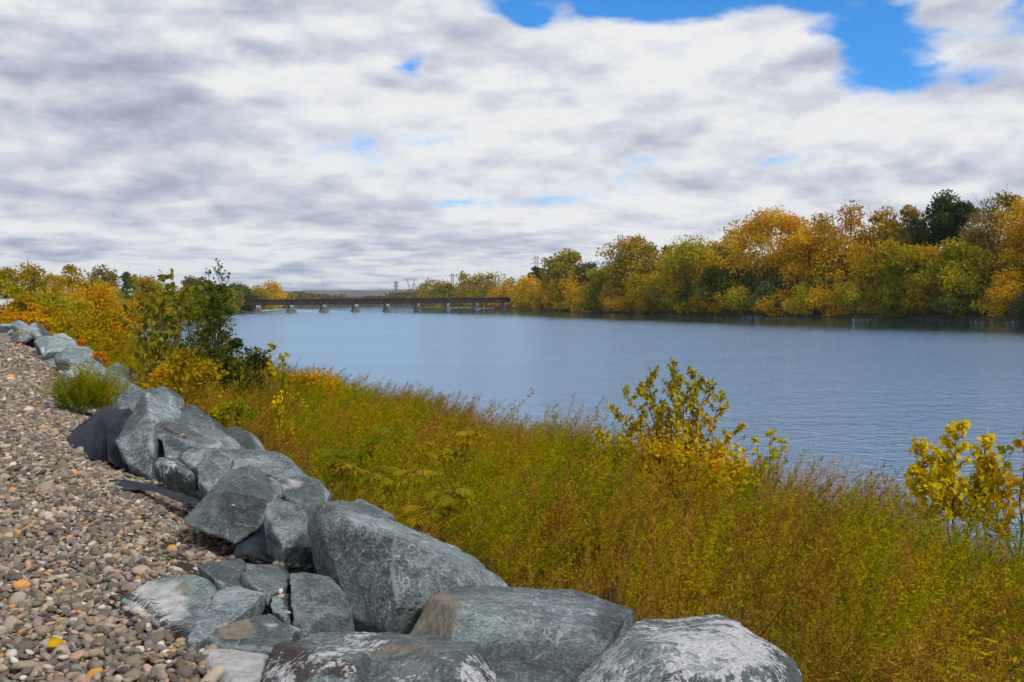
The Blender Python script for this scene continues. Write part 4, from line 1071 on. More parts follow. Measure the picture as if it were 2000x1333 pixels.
b, _ = foot(305, 18.5); h = top_h(305, 527, 18.5, b)
r_, pl, tn = sapling('sapling', 'tall sapling with large drooping heart-shaped olive leaves beside the boulders', 'sapling', b, h, [(0.3, .03, .97), (3.0, .20, .96), (.2, .24, .90), (1.5, .16, .8), (4.6, .22, .72)], lambda q: .55 - .15 * q, .118, seed=3, n_side=10, per=8, spread=.26, stem_mat=STEMB, lo=.12, hang=.8)
foliage(r_, pl, tn, BROADL)
b, _ = foot(420, 25); h = top_h(420, 519, 25, b)
tree('shrub', 'tall dark green small-leaved shrub tree standing against the river', 'shrub', 'saplings and shrubs on the slope', b, h, .60, 'dark', n=2700, leaf=.08, shape='tall', lo=.10, nclump=34, seed=41, trunk_r=.04, sparse=1.0, fill=.7)
b, _ = foot(425, 25.6); h = top_h(425, 519, 25.6, b)
r_, pl, tn = sapling('sapling', 'airy leading shoots with dark leaves topping the tall dark shrub', 'sapling', b, h, [(.2, .03, 1.0), (2.4, .09, .97), (5.2, .08, .98)], lambda q: .12, .085, OVAL, seed=9, n_side=9, per=9, spread=.13, lo=.55, hang=-.2, stem_mat=BARK)
foliage(r_, pl, tn, LM['dark'], OVAL)
b, _ = foot(372, 27); h = top_h(372, 540, 27, b)
tree('shrub', 'grey-green rounded shrub just left of the tall dark one', 'shrub', 'saplings and shrubs on the slope', b, h, .90, 'green', n=2600, leaf=.085, shape='round', lo=.25, nclump=26, seed=43, trunk_r=.03, fill=.7)
b, _ = foot(466, 23.5); h = top_h(466, 655, 23.5, b)
tree('shrub', 'dark rounded shrub lower right of the tall dark one, water behind it', 'shrub', 'saplings and shrubs on the slope', b, h, .62, 'dark', n=4200, leaf=.08, shape='round', lo=.02, nclump=24, seed=44, trunk_r=.03, fill=.7)
b, _ = foot(352, 17.5); h = top_h(352, 690, 17.5, b)
tree('shrub', 'low olive bush at the foot of the heart-leaved sapling', 'shrub', 'saplings and shrubs on the slope', b, h, .80, 'olive', n=3600, leaf=.07, shape='round', lo=-.05, nclump=34, seed=45, trunk_r=.02, mat2='gold', fill=.7)
b, _ = foot(270, 20); h = top_h(270, 690, 20, b)
tree('shrub', 'olive-yellow bush between the peaked boulder and the sapling', 'shrub', 'saplings and shrubs on the slope', b, h, .75, 'olive', n=2800, leaf=.07, shape='round', lo=-.05, nclump=30, seed=46, trunk_r=.02, mat2='ygreen', fill=.7)
b, _ = foot(448, 14.5); h = top_h(448, 772, 14.5, b)
tree('shrub', 'fresh green low bush behind the smooth rounded boulder', 'shrub', 'saplings and shrubs on the slope', b, h, .40, 'green', n=3200, leaf=.055, shape='round', lo=0, nclump=22, seed=47, trunk_r=.012, mat2='fresh', fill=.7)
b, _ = foot(600, 31); h = top_h(600, 730, 31, b)
tree('shrub', 'golden vine-covered mound at the crest of the weeds, right of the dark shrubs', 'shrub', 'saplings and shrubs on the slope', b, h, 1.25, 'gold', n=5200, leaf=.10, shape='round', lo=.0, nclump=30, seed=48, trunk_r=.02, mat2='ygreen', fill=.7)
b, _ = foot(545, 22); h = top_h(545, 775, 22, b)
tree('shrub', 'yellow-leaved bush below the little heart-leaved sapling', 'shrub', 'saplings and shrubs on the slope', b, h, .75, 'yellow', n=3600, leaf=.075, shape='round', lo=.0, nclump=24, seed=49, trunk_r=.02, mat2='ygreen', fill=.7)
b, _ = foot(532, 24); h = top_h(528, 676, 24, b)
r_, pl, tn = sapling('sapling', 'little sapling of few heart-shaped yellow-green leaves against the water', 'sapling', b, h, [(2.6, .03, 1.0), (.1, .17, .90), (3.0, .10, .86)], lambda q: .45, .13, HEART, seed=12, n_side=5, per=4, spread=.10, lo=.45, hang=.8)
foliage(r_, pl, tn, TURN)
b, _ = foot(552, 13.2); h = top_h(540, 778, 13.2, b)
r_, pl, tn = sapling('sapling', 'thin yellow-leaved sapling rising just behind the front boulders', 'sapling', b, h, [(2.9, .09, 1.0), (.5, .10, .7)], lambda q: .75, .06, OVAL, seed=14, n_side=11, per=8, spread=.22, lo=.32, hang=.5)
foliage(r_, pl, tn, LEMON, OVAL)
b, _ = foot(1312, 17.2); h = top_h(1315, 709, 17.2, b)
r_, pl, tn = sapling('sapling', 'bushy sapling, green at the top and amber below, in the middle of the weed bank', 'sapling', b, h,
[(.0, .04, 1.0), (3.0, .12, .97), (1.2, .12, .93), (.1, .26, .92), (3.2, .30, .86), (.2, .40, .86), (3.0, .44, .80), (5.5, .15, .9), (.1, .60, .72), (3.1, .62, .70), (1.6, .5, .6), (4.7, .5, .6), (2.6, .2, .9), (.5, .2, .95)], lambda q: (1.0 - q) * 1.0 + .30, .074, OVAL, seed=17, n_side=20, per=24, spread=.25, lo=.18, hang=.5, stem_mat=STEM)
foliage(r_, pl, tn, TURN, OVAL)
b, _ = foot(1310, 16.6); h = top_h(1310, 835, 16.6, b)
tree('shrub', 'low amber thicket round the foot of the bushy sapling', 'shrub', 'saplings and shrubs on the slope', b, h, 1.05, AMBER, n=3400, leaf=.075, shape='round', lo=.05, nclump=30, seed=50, trunk_r=.02, fill=.8)
b, _ = foot(1420, 18.6); h = top_h(1420, 838, 18.6, b)
tree('shrub', 'yellow-green leafy bush right of the bushy sapling', 'shrub', 'saplings and shrubs on the slope', b, h, .55, 'fresh', n=1500, leaf=.085, shape='round', lo=.2, nclump=18, seed=51, trunk_r=.015, mat2='yellow', fill=.8)
b, _ = foot(1500, 18.2); h = top_h(1500, 845, 18.2, b)
r_, pl, tn = sapling('sapling', 'small sprig with bright yellow-green leaves above the dry grass', 'sapling', b, h, [(.5, .04, 1.0), (3.1, .12, .95), (.1, .16, .92)], lambda q: .2, .10, HEART, seed=19, n_side=5, per=5, spread=.10, lo=.6, hang=.5)
foliage(r_, pl, tn, LEMON)
b, _ = foot(1864, 15.2); h = top_h(1864, 832, 15.2, b)
r_, pl, tn = sapling('sapling', 'lemon-yellow maple-like sapling standing alone at the right of the bank', 'sapling', b, h, [(.0, .02, 1.0), (3.1, .22, .90), (.1, .24, .92), (1.6, .16, .8), (3.0, .34, .74), (.2, .38, .76)], lambda q: .55 + .1 * q, .082, HEART, seed=23, n_side=22, per=17, spread=.26, lo=.48, hang=.4, stem_mat=BARK)
foliage(r_, pl, tn, LEMON)
b, _ = foot(1992, 15.0); h = top_h(1992, 842, 15.0, b)
r_, pl, tn = sapling('sapling', 'orange-leaved sapling cut by the right edge of the photo', 'sapling', b, h, [(.4, .05, 1.0), (3.0, .16, .85), (.1, .25, .9)], lambda q: .62, .10, HEART, seed=27, n_side=13, per=12, spread=.20, lo=.35, hang=.5, stem_mat=STEM)
foliage(r_, pl, tn, AMBER)
b, _ = foot(1955, 16.3); h = top_h(1955, 878, 16.3, b)
r_, pl, tn = sapling('sapling', 'small green-leaved sapling between the lemon-yellow and the orange one', 'sapling', b, h, [(.4, .05, 1.0), (3.0, .18, .9)], lambda q: .25, .10, HEART, seed=29, n_side=7, per=8, spread=.18, lo=.4, hang=.5)
foliage(r_, pl, tn, TURN)
for px, py, d, mt, lab in ((195, 688, 22.5, 'vivid_orange', 'vivid orange creeper behind the notched boulder'), (160, 658, 27.5, 'vivid_orange', 'small upright orange creeper above the broad bluish boulder')):
    p = at(px, py, d); t_, s_ = ts(p); g_ = zb(s_)
    tree('shrub', lab, 'shrub', 'orange creepers behind the boulders', (p.x, p.y, g_), p.z - g_ + .08, .17 if px > 180 else .10, mt, n=320, leaf=.06, shape='round', lo=.45, nclump=10, seed=int(px), trunk_r=.012, fill=.8)

# ------------------------------------------------------------------ sumac: forked stems, each tipped with pinnate fronds
def sumac(label, base, h, forks, seed, fr=9, flen=.42):
    rr = random.Random(seed)
    root = empty('sumac', base); tag(root, label, 'sumac', 'sumacs in the weeds behind the boulders')
    mb = MB(); places, tint = [], []
    for az_, tilt, ls in forks:
        d0 = Vector((math.cos(az_) * math.sin(tilt), math.sin(az_) * math.sin(tilt), math.cos(tilt)))
        fk = Vector((0, 0, h * .30)); tip = fk + d0 * (h * ls - h * .30)
        mb.tube([Vector((0, 0, -.1)), fk, fk.lerp(tip, .5) + Vector((rr.gauss(0, .03), rr.gauss(0, .03), .0)), tip], [h * .011, h * .009, h * .007, h * .004], 6)
        base_t = rr.uniform(.05, .75)
        for k in range(fr):
            a = rr.uniform(0, 6.28); L_ = flen * rr.uniform(.65, 1.15); s_ = tip - d0 * rr.uniform(0, .30) * h * .5
            out = Vector((math.cos(a), math.sin(a), .55)).normalized()
            pts = [s_ + out * L_ * q + Vector((0, 0, -.42 * L_ * q * q)) for q in (0, .25, .5, .75, 1.0)]
            mb.tube(pts, [.004, .003, .003, .002, .0015], 4)
            ft = base_t + rr.gauss(0, .12)
            for j in range(8):
                q = .22 + .78 * j / 7; i = min(3, int(q * 4)); p = pts[i].lerp(pts[i + 1], q * 4 - i); ax = (pts[i + 1] - pts[i]).normalized()
                sd = ax.cross(Vector((0, 0, 1))).normalized()
                for sg in (-1, 1):
                    places.append((p, sd * sg + ax * .45 + Vector((0, 0, -.30)), Vector((0, 0, 1)) + sd * .2 * sg, .115 * (1.1 - abs(q - .5)) * rr.uniform(.8, 1.15))); tint.append(min(1, max(0, ft + rr.gauss(0, .06))))
            places.append((pts[-1], ax, Vector((0, 0, 1)), .10)); tint.append(min(1, max(0, ft)))
    mb.build('stem', STEM, root, True)
    foliage(root, places, tint, SUM, [(0, 0), (.10, .25), (.11, .5), (.07, .8), (0, 1), (-.07, .8), (-.11, .5), (-.10, .25)])
SUMD = [(770, 905, 1050, 9.2, [(2.8, .42, .95), (.4, .30, .95)], 'sumac with a long left-leaning stem, nearest behind the wedge boulder'),
        (812, 826, 960, 12.0, [(2.9, .40, 1.0), (.2, .05, .80)], 'forked sumac in the middle of the sumac group, highest of them'),
        (880, 840, 990, 11.2, [(.3, .22, 1.0), (2.6, .20, .85)], 'sumac with reddish forked stems, rightmost of the group'),
        (862, 990, 1110, 8.2, [(.2, .14, 1.0), (3.0, .30, .8)], 'short sumac low in front beside the wedge boulder slope'),
        (668, 900, 1000, 10.2, [(2.6, .18, 1.0), (.6, .26, .85)], 'leftmost sumac, its fronds drooping near the speckled rock'),
        (720, 850, 980, 12.4, [(1.0, .12, 1.0), (3.5, .30, .8)], 'small yellowing sumac between the thin sapling and the forked sumac')]
for k, (px, top, bot, d, fk, lab) in enumerate(SUMD):
    b, s_ = foot(px, d); h = max(.8, top_h(px, top, d, b))
    sumac(lab, b, h, fk, 70 + k, fr=7, flen=.26)

# ------------------------------------------------------------------ weeds covering the slope (nobody could count them)
def weed_mat(name, cols, patch):
    m, t = new_mat(name)
    a = t.n('ShaderNodeAttribute', attribute_name='tint').outputs['Fac']
    r = t.n('ShaderNodeObjectInfo').outputs['Random']
    g = t.n('ShaderNodeNewGeometry').outputs['Position']
    nz = t.noise(t.vm('MULTIPLY', g, (1, 1, .2)), .75, 4, .6)
    f = t.m('ADD', t.m('ADD', t.m('MULTIPLY', a, .34), t.m('MULTIPLY', r, .50)), t.m('MULTIPLY', t.m('SUBTRACT', nz, .36), patch), clamp=True)
    c = t.ramp(f, [(i / (len(cols) - 1), x) for i, x in enumerate(cols)])
    d = t.n('ShaderNodeBsdfPrincipled', {'Base Color': c, 'Roughness': .8, 'Specular IOR Level': .03})
    tr = t.n('ShaderNodeBsdfTranslucent', {'Color': c})
    finish(t, t.n('ShaderNodeMixShader', {0: .20, 1: d.outputs[0], 2: tr.outputs[0]}).outputs[0])
    return m
WG = weed_mat('weeds_green', [(0.050, 0.094, 0.001), (0.116, 0.165, 0.001), (0.231, 0.242, 0.002), (0.330, 0.264, 0.003)], 1.6)
WO = weed_mat('weeds_olive', [(0.099, 0.105, 0.001), (0.220, 0.196, 0.001), (0.341, 0.259, 0.002), (0.418, 0.248, 0.004)], 1.6)
WB = weed_mat('weeds_brown', [(0.072, 0.037, 0.009), (0.187, 0.099, 0.013), (0.341, 0.176, 0.020), (0.440, 0.220, 0.033)], 1.1)
WT = weed_mat('weeds_tan', [(.28, .17, .075), (.42, .26, .13), (.53, .35, .20), (.58, .42, .29)], .5)
def weed(seed, h, kind, mat):
    rr = np.random.default_rng(seed)
    mb = MB(); cen, dr, ln, wd = [], [], [], []
    nst = {'plume': 11, 'grass': 10, 'broad': 8}[kind]
    for s_ in range(nst):
        a = rr.uniform(0, 6.28); tilt = rr.uniform(.05, .80) if kind != 'grass' else rr.uniform(.1, .5)
        L_ = h * rr.uniform(.72, 1.05) * (1 - .25 * tilt); bx = rr.normal(0, .09, 2)
        d0 = np.array([math.cos(a) * math.sin(tilt) + .10, math.sin(a) * math.sin(tilt), math.cos(tilt)])
        cur = rr.normal(0, .10, 2) + np.array([.16, 0])
        P_ = lambda q: np.array([bx[0], bx[1], 0]) + d0 * L_ * q + np.array([cur[0] * L_ * q ** 2.2, cur[1] * L_ * q ** 2.2, 0])
        mb.tube([Vector(P_(q)) for q in (0, .35, .7, 1.0)], [.0045, .0035, .0022, .001], 3)
        if kind == 'plume':
            for b_ in range(17):
                q = .26 + .74 * (b_ + rr.uniform(0, 1)) / 17; az_ = rr.uniform(0, 6.28)
                bl = (.05 + .20 * (1.04 - q)) * h * rr.uniform(.7, 1.25)
                o_ = P_(q); dv = np.array([math.cos(az_) * .62 + .12, math.sin(az_) * .62, .75])
                for l_ in range(13):
                    u = (l_ + rr.uniform(0, 1)) / 13
                    cen.append(o_ + dv * bl * u + rr.normal(0, .008, 3)); dr.append(dv * .9 + rr.normal(0, .75, 3)); ln.append(rr.uniform(.020, .042)); wd.append(rr.uniform(.005, .010))
        elif kind == 'broad':
            for b_ in range(34):
                q = .15 + .85 * rr.uniform(0, 1); az_ = rr.uniform(0, 6.28); o_ = P_(q); dv = np.array([math.cos(az_), math.sin(az_), .15])
                cen.append(o_ + dv * .045); dr.append(dv + rr.normal(0, .3, 3)); ln.append(rr.uniform(.05, .11) * (1.15 - q * .5)); wd.append(ln[-1] * rr.uniform(.22, .42))
        else:
            for b_ in range(60):
                q = .45 + .55 * rr.uniform(0, 1) ** .8; az_ = rr.uniform(0, 6.28); o_ = P_(q); sp = .06 * h * math.sin(math.pi * min(1, (q - .42) / .58 * .9 + .1))
                cen.append(o_ + np.array([math.cos(az_) * sp + .02, math.sin(az_) * sp, .02]) * rr.uniform(.2, 1)); dr.append(np.array([math.cos(az_) * .35 + .25, math.sin(az_) * .35, .9])); ln.append(rr.uniform(.035, .075)); wd.append(rr.uniform(.004, .008))
    cen, dr = np.array(cen), np.array(dr)
    v, f = leaf_quads(cen, dr, np.array(ln), np.array(wd), rr)
    sv = np.array(mb.v, np.float32); 
    vv = np.concatenate([sv, v]); 
    tri_quads = [q for q in mb.f if len(q) == 4]
    ff = np.concatenate([np.array(tri_quads, np.int32), f + len(sv)])
    tint = np.concatenate([np.full(len(tri_quads), .25), np.clip(rr.normal(.5, .22, len(f)), 0, 1)])
    me = mesh_np('weed', vv, ff, 4, False, tint); me.materials.append(mat)
    return me
WK = [weed(1, 1.15, 'plume', WG), weed(2, 1.2, 'plume', WO), weed(3, 1.25, 'plume', WO), weed(4, 1.1, 'plume', WG), weed(5, 1.2, 'plume', WB), weed(6, 1.0, 'broad', WG), weed(7, 1.25, 'plume', WB), weed(8, 1.35, 'grass', WT), weed(9, 1.1, 'broad', WO), weed(10, 1.3, 'grass', WB)]
SAPS = [((px - 1000) / FPX * d, d) for px, d in ((1312, 17.2), (1300, 16.4), (1864, 15.2), (1992, 15.0))]
rg = np.random.default_rng(33)
def weeds():
    P_, K_, H_ = [], [], []
    for t0, t1, den in ((-8, 14, 6.0), (14, 32, 4.4), (32, 70, 2.8), (70, 110, 2.0)):
        n_ = int((t1 - t0) * 13.9 * den)
        t_ = rg.uniform(t0, t1, n_); s_ = rg.uniform(2.15, 16.1, n_)
        x, y = t_ * U.x + s_ * Nn.x, t_ * U.y + s_ * Nn.y
        z = np.interp(s_, PS, PZ) - .05
        px, py, dd = proj_np(np.stack([x, y, z + .6], 1))
        k = (dd > 1.5) & (px > -350) & (px < 2420) & (py < 1900)
        x, y, z, s_, t_ = x[k], y[k], z[k], s_[k], t_[k]
        nz = np.array([mnoise.noise(Vector((a * .28, b * .28, 0))) for a, b in zip(x, y)]); n2 = np.array([mnoise.noise(Vector((a * .6, b * .6, 9))) for a, b in zip(x, y)])
        n3 = np.array([mnoise.noise(Vector((a * 1.0, b * 1.0, 4))) for a, b in zip(x, y)])
        low = (n3 + rg.normal(0, .10, len(x))) < -.16          # hollows between the clumps hold sparse, low, dead stalks
        g_ = ~low | (rg.uniform(0, 1, len(x)) < .55)
        x, y, z, s_, t_, nz, n2, n3, low = (q[g_] for q in (x, y, z, s_, t_, nz, n2, n3, low))
        r_ = rg.uniform(0, 1, len(x))
        kk = np.where(r_ < .26, 1, np.where(r_ < .44, 2, np.where(r_ < .62, 0, np.where(r_ < .86, 3, np.where(r_ < .93, 5, 8)))))
        brown = (nz + rg.normal(0, .18, len(x))) > .15
        kk = np.where(brown, np.where(r_ < .5, 4, np.where(r_ < .9, 6, 9)), kk)
        crest = (s_ > 12.2)
        kk = np.where(crest & (rg.uniform(0, 1, len(x)) < .30), np.where(r_ < .3, 7, np.where(r_ < .65, 9, 6)), kk)
        hh = (.62 + .38 * np.clip((s_ - 2.6) / 3, 0, 1)) * (1 + .34 * n2 + .40 * n3) * rg.uniform(.60, 1.25, len(x)) * np.where(s_ < 2.6, .7, 1)
        # the dry grass stands taller where the photograph shows pale plumes against the water
        ppx, _, _ = proj_np(np.stack([x, y, z], 1))
        pl = crest & (ppx > 1430) & (ppx < 1800) & (rg.uniform(0, 1, len(x)) < .5)
        kk = np.where(pl, 7, kk); hh = np.where(pl, rg.uniform(1.05, 1.5, len(x)), hh)
        for (cx, cy) in SAPS:                            # the weeds stay low round the free-standing saplings
            hh = np.where((x - cx) ** 2 + (y - cy + .5) ** 2 < 1.1 ** 2, hh * .62, hh)
        lw = low & ~pl
        kk = np.where(lw, np.where(r_ < .6, 6, 4), kk); hh = np.where(lw, hh * .6, hh)
        P_.append(np.stack([x, y, z], 1)); K_.append(kk); H_.append(hh)
    return np.concatenate(P_), np.concatenate(K_), np.concatenate(H_)
wp, wk, wh = weeds()
nw = len(wp)
tag(scatter('bank_weeds', wp, np.stack([rg.normal(.0, .10, nw), rg.normal(.10, .12, nw), rg.uniform(-.9, .9, nw)], 1), np.stack([wh * rg.uniform(.95, 1.25, nw), wh * rg.uniform(.95, 1.25, nw), wh], 1), wk, WK),
    'dense olive and brown feathery weeds covering the slope down to the river', 'weeds', kind='stuff')

# weed tuft beside the path
def weed_tuft(label, px, py, d, n_, rad, hs, kinds, seed):
    rr = np.random.default_rng(seed); base = at(px, py, d); base.z = max(base.z, zb(ts(base)[1]) - .02)
    root = empty('weed_tuft', base); tag(root, label, 'weeds', 'weed tufts in the gravel')
    for i in range(n_):
        a, q = rr.uniform(0, 6.28), rad * rr.uniform(0, 1) ** .6
        o = link('stalk', WK[kinds[i % len(kinds)]], (), root)
        o.location = (math.cos(a) * q * 1.3, math.sin(a) * q, 0); o.rotation_euler = (rr.normal(0, .15), rr.normal(0, .15), rr.uniform(0, 6.28)); o.scale = [hs * rr.uniform(.7, 1.15)] * 3
weed_tuft('green feathery weed tuft at the edge of the gravel, before the long low slab', 178, 798, 13.3, 44, .34, .52, [0, 3, 2, 5], 5)
weed_tuft('small grass tuft at the path side of the far dark boulder', 42, 662, 36, 5, .35, .35, [0, 2], 6)

# ================================================================== BRIDGE
RUST = mat_noise('rusty_girder', [(0.3, (.018, .011, .010)), (0.6, (.040, .022, .018)), (0.8, (.065, .034, .026))], .35, 0.85, 3, .05)
CONC = mat_noise('old_concrete', [(0.3, (.075, .068, .058)), (0.6, (.145, .13, .11)), (0.8, (.22, .20, .175))], .5, 0.9, 4, .05)
def paint(name, c): return mat_noise(name, [(0.35, tuple(x * .6 for x in c)), (0.55, c)], 2.0, 0.7)
PW, PGR, PK = paint('white_paint', (.55, .55, .52)), paint('green_paint', (.08, .34, .22)), paint('dark_paint', (.02, .02, .02))
pa = Vector(((570 - 1000) / FPX * 600, 600, 0)); pb = Vector(((985 - 1000) / FPX * 650, 650, 0))
bd = (pb - pa) / 7; bl = bd.length; bdir = bd.normalized(); ang = math.atan2(bdir.y, bdir.x)
bn = Vector((bdir.y, -bdir.x, 0))                    # towards the viewer
bridge = empty('railway_bridge', pa + bd * 3.5)
tag(bridge, 'long dark plate-girder railway bridge on concrete piers across the river', 'bridge')
bo = bridge.location
def loc(v): return Vector(v) - bo
for k in range(-3, 11):                              # one girder pair a span
    c = loc(pa + bd * (k + .5)); mb = MB()
    for sg in (-1, 1):
        o_ = c + bn * (1.5 * sg)
        mb.box((o_.x, o_.y, 6.2), (bl - .25, .12, 3.0), ang)
        for zz in (4.72, 7.68): mb.box((o_.x, o_.y, zz), (bl - .25, .55, .10), ang)
        for j in range(9):
            q = o_ + bdir * (bl * (-.46 + .115 * j)) + bn * (.14 * sg); mb.box((q.x, q.y, 6.2), (.12, .16, 2.8), ang)
    g = mb.build('girder', RUST, bridge)
    mb = MB(); mb.box((c.x, c.y, 7.95), (bl - .04, 4.6, .36), ang); mb.build('deck', RUST, bridge)
    mb = MB()
    for j in range(5):
        q = c + bdir * (bl * (-.4 + .2 * j)) + bn * 2.2; mb.box((q.x, q.y, 8.62), (.10, .10, 1.0), ang)
    q = c + bn * 2.2
    for zz in (8.70, 9.08): mb.box((q.x, q.y, zz), (bl - .02, .05, .06), ang)
    mb.build('railing', RUST, bridge)
for k in range(-2, 10):
    c = loc(pa + bd * k)
    wide = [4.6, 4.6, 4.6, 4.4, 4.0, 3.2, 2.3, 2.6, 2.4, 2.2, 2.2, 2.2][k + 2]
    bm = bmesh.new(); lv = [(-2.2, 1.50, 1.25), (.15, 1.45, 1.2), (.7, 1.05, 1.0), (3.2, .80, .95), (3.4, .72, .92), (4.45, .66, .9)]
    rings = []
    for z, kx, ky in lv:                             # pointed cutwaters up- and downstream
        r_ = []
        for a, e in ((-.5, -.62), (0, -.92), (.5, -.62), (.5, .62), (0, .92), (-.5, .62)):
            v = c + bdir * (a * wide * kx) + bn * (e * 5.2 * ky); r_.append(bm.verts.new((v.x, v.y, z)))
        rings.append(r_)
    for r0, r1 in zip(rings[:-1], rings[1:]):
        for i in range(6): bm.faces.new((r0[i], r0[(i + 1) % 6], r1[(i + 1) % 6], r1[i]))
    bm.faces.new(rings[-1]); bm.faces.new(list(reversed(rings[0])))
    bmesh.ops.recalc_face_normals(bm, faces=bm.faces)
    me = bpy.data.meshes.new('pier'); bm.to_mesh(me); bm.free()
    pier = link('pier', me, CONC, bridge)
    mb = MB(); mb.box((c.x, c.y, 4.56), (wide * .78, 8.0, .22), ang); mb.build('cap', CONC, pier)
    f_ = c + bn * 4.10                               # spray-painted panel under the girder
    mb = MB(); mb.box((f_.x - bdir.x * wide * .08, f_.y - bdir.y * wide * .08, 4.02), (wide * .44, .06, 1.1), ang)
    mb.build('graffiti', PGR if k in (0, 1) else PW, pier)
    f_ = c + bn * 4.15
    mb = MB(); mb.box((f_.x, f_.y, 4.0), (wide * .15, .06, .5), ang); mb.box((f_.x - bdir.x * wide * .18, f_.y - bdir.y * wide * .18, 4.2), (wide * .1, .06, .5), ang); mb.build('graffiti', PW if k in (0, 1) else PK, pier)

# ================================================================== PYLONS AND MASTS
STEEL = mat_noise('galvanised_steel', [(0.3, (.10, .11, .12)), (0.7, (.20, .21, .22))], .5, .6, spec=.4)
def pylon(label, px, top, d, wpx, arms, kind='box'):
    x = (px - 1000) / FPX * d; h = HC + (hyy(px) - top) / FPX * d - 3; hw = wpx / 2 / FPX * d; tk = max(.10, .00030 * d)
    root = empty('pylon', (x, d, 3)); tag(root, label, 'pylon', 'power pylons on the skyline')
    mb = MB()
    if kind == 'box':
        wz = lambda z: hw * (2.2 - 1.2 * min(1, z / (h * .55)))
        n_ = 9
        for sx_, sy_ in ((-1, -1), (1, -1), (1, 1), (-1, 1)):
            mb.tube([(sx_ * wz(h * i / n_), sy_ * wz(h * i / n_), h * i / n_) for i in range(n_ + 1)], tk, 4)
        mb.build('legs', STEEL, root)
        mb = MB()
        for i in range(n_):
            z0, z1 = h * i / n_, h * (i + 1) / n_
            for sy_ in (-1, 1):
                mb.tube([(-wz(z0), sy_ * wz(z0), z0), (wz(z1), sy_ * wz(z1), z1)], tk * .55, 4); mb.tube([(wz(z0), sy_ * wz(z0), z0), (-wz(z1), sy_ * wz(z1), z1)], tk * .55, 4)
                mb.tube([(-wz(z1), sy_ * wz(z1), z1), (wz(z1), sy_ * wz(z1), z1)], tk * .55, 4)
        mb.build('bracing', STEEL, root)
        for q, aw in arms:
            mb = MB(); z = h * q; e = aw / 2 / FPX * d
            for sg in (-1, 1):
                mb.tube([(0, 0, z), (sg * e, 0, z)], tk * .8, 4); mb.tube([(0, 0, z + hw * 1.2), (sg * e, 0, z)], tk * .6, 4); mb.tube([(sg * e, 0, z), (sg * e, 0, z - hw * .9)], tk * .5, 4)
            mb.build('crossarm', STEEL, root)
    else:                                            # cat-head pylon: body, open waist and a wide bridge
        z1, z2 = h * .55, h * .96
        mb.tube([(-hw * .30, 0, 0), (-hw * .16, 0, z1 * .95), (-hw * .62, 0, z2)], tk, 4); mb.tube([(hw * .30, 0, 0), (hw * .16, 0, z1 * .95), (hw * .62, 0, z2)], tk, 4)
        mb.tube([(-hw * .16, 0, z1 * .95), (0, 0, z1), (hw * .16, 0, z1 * .95)], tk * .7, 4); mb.build('legs', STEEL, root)
        mb = MB()
        for i in range(7):
            a, b_ = i / 7, (i + 1) / 7; wz = lambda q: hw * (.30 - .14 * q)
            mb.tube([(-wz(a), 0, z1 * .95 * a), (wz(b_), 0, z1 * .95 * b_)], tk * .5, 4); mb.tube([(wz(a), 0, z1 * .95 * a), (-wz(b_), 0, z1 * .95 * b_)], tk * .5, 4)
        for sg in (-1, 1):
            mb.tube([(sg * hw * .05, 0, z1), (sg * hw * .48, 0, z2)], tk * .6, 4)
            for i in range(5):
                q = i / 5; mb.tube([(sg * hw * (.16 + .46 * q), 0, z1 * .95 + (z2 - z1 * .95) * q), (sg * hw * (.05 + .43 * (q + .2)), 0, z1 + (z2 - z1) * (q + .2))], tk * .4, 4)
        mb.build('bracing', STEEL, root)
        mb = MB(); mb.tube([(-hw, 0, z2), (hw, 0, z2)], tk * .8, 4); mb.tube([(-hw * .7, 0, h), (hw * .7, 0, h)], tk * .5, 4)
        for xx in (-1, -.55, 0, .55, 1): mb.tube([(xx * hw, 0, z2), (xx * hw * .8, 0, h)], tk * .5, 4); mb.tube([(xx * hw, 0, z2), (xx * hw, 0, z2 - hw * .28)], tk * .5, 4)
        mb.build('crossarm', STEEL, root)
pylon('tall lattice pylon rising behind the airy olive tree of the right bank', 1213, 460, 780, 9, [(.93, 30), (.82, 44), (.71, 36)])
pylon('lattice pylon above the small dark tree right of the bridge end', 1049, 501, 900, 6, [(.94, 18), (.84, 24), (.74, 20)])
pylon('plain lattice pylon top above the green tree beyond the bridge', 885, 535, 1300, 4, [(.93, 14)])
pylon('cat-headed pylon with open arms over the middle of the bridge', 804, 545, 1900, 26, [], 'cat')
pylon('small distant pylon left of the cat-headed one', 775, 550, 2100, 4, [(.92, 12), (.78, 12)])
def mast(label, px, top, d, r_):
    x = (px - 1000) / FPX * d; h = HC + (hyy(px) - top) / FPX * d - 2
    root = empty('radio_mast', (x, d, 2)); tag(root, label, 'mast')
    mb = MB(); mb.tube([(0, 0, 0), (0, 0, h)], [r_ * 1.3, r_ * .8], 6); mb.build('pole', STEEL, root)
    mb = MB()
    for a in (0, 2.1, 4.2): mb.tube([(math.cos(a) * h * .25, math.sin(a) * h * .25, 0), (0, 0, h * .8)], r_ * .18, 4)
    mb.build('guy_wire', STEEL, root)
mast('hair-thin radio mast on the skyline above the left half of the bridge', 632, 538, 3000, .30)
mast('pole rising out of the open-crowned tree at the left edge', 58, 505, 215, .07)

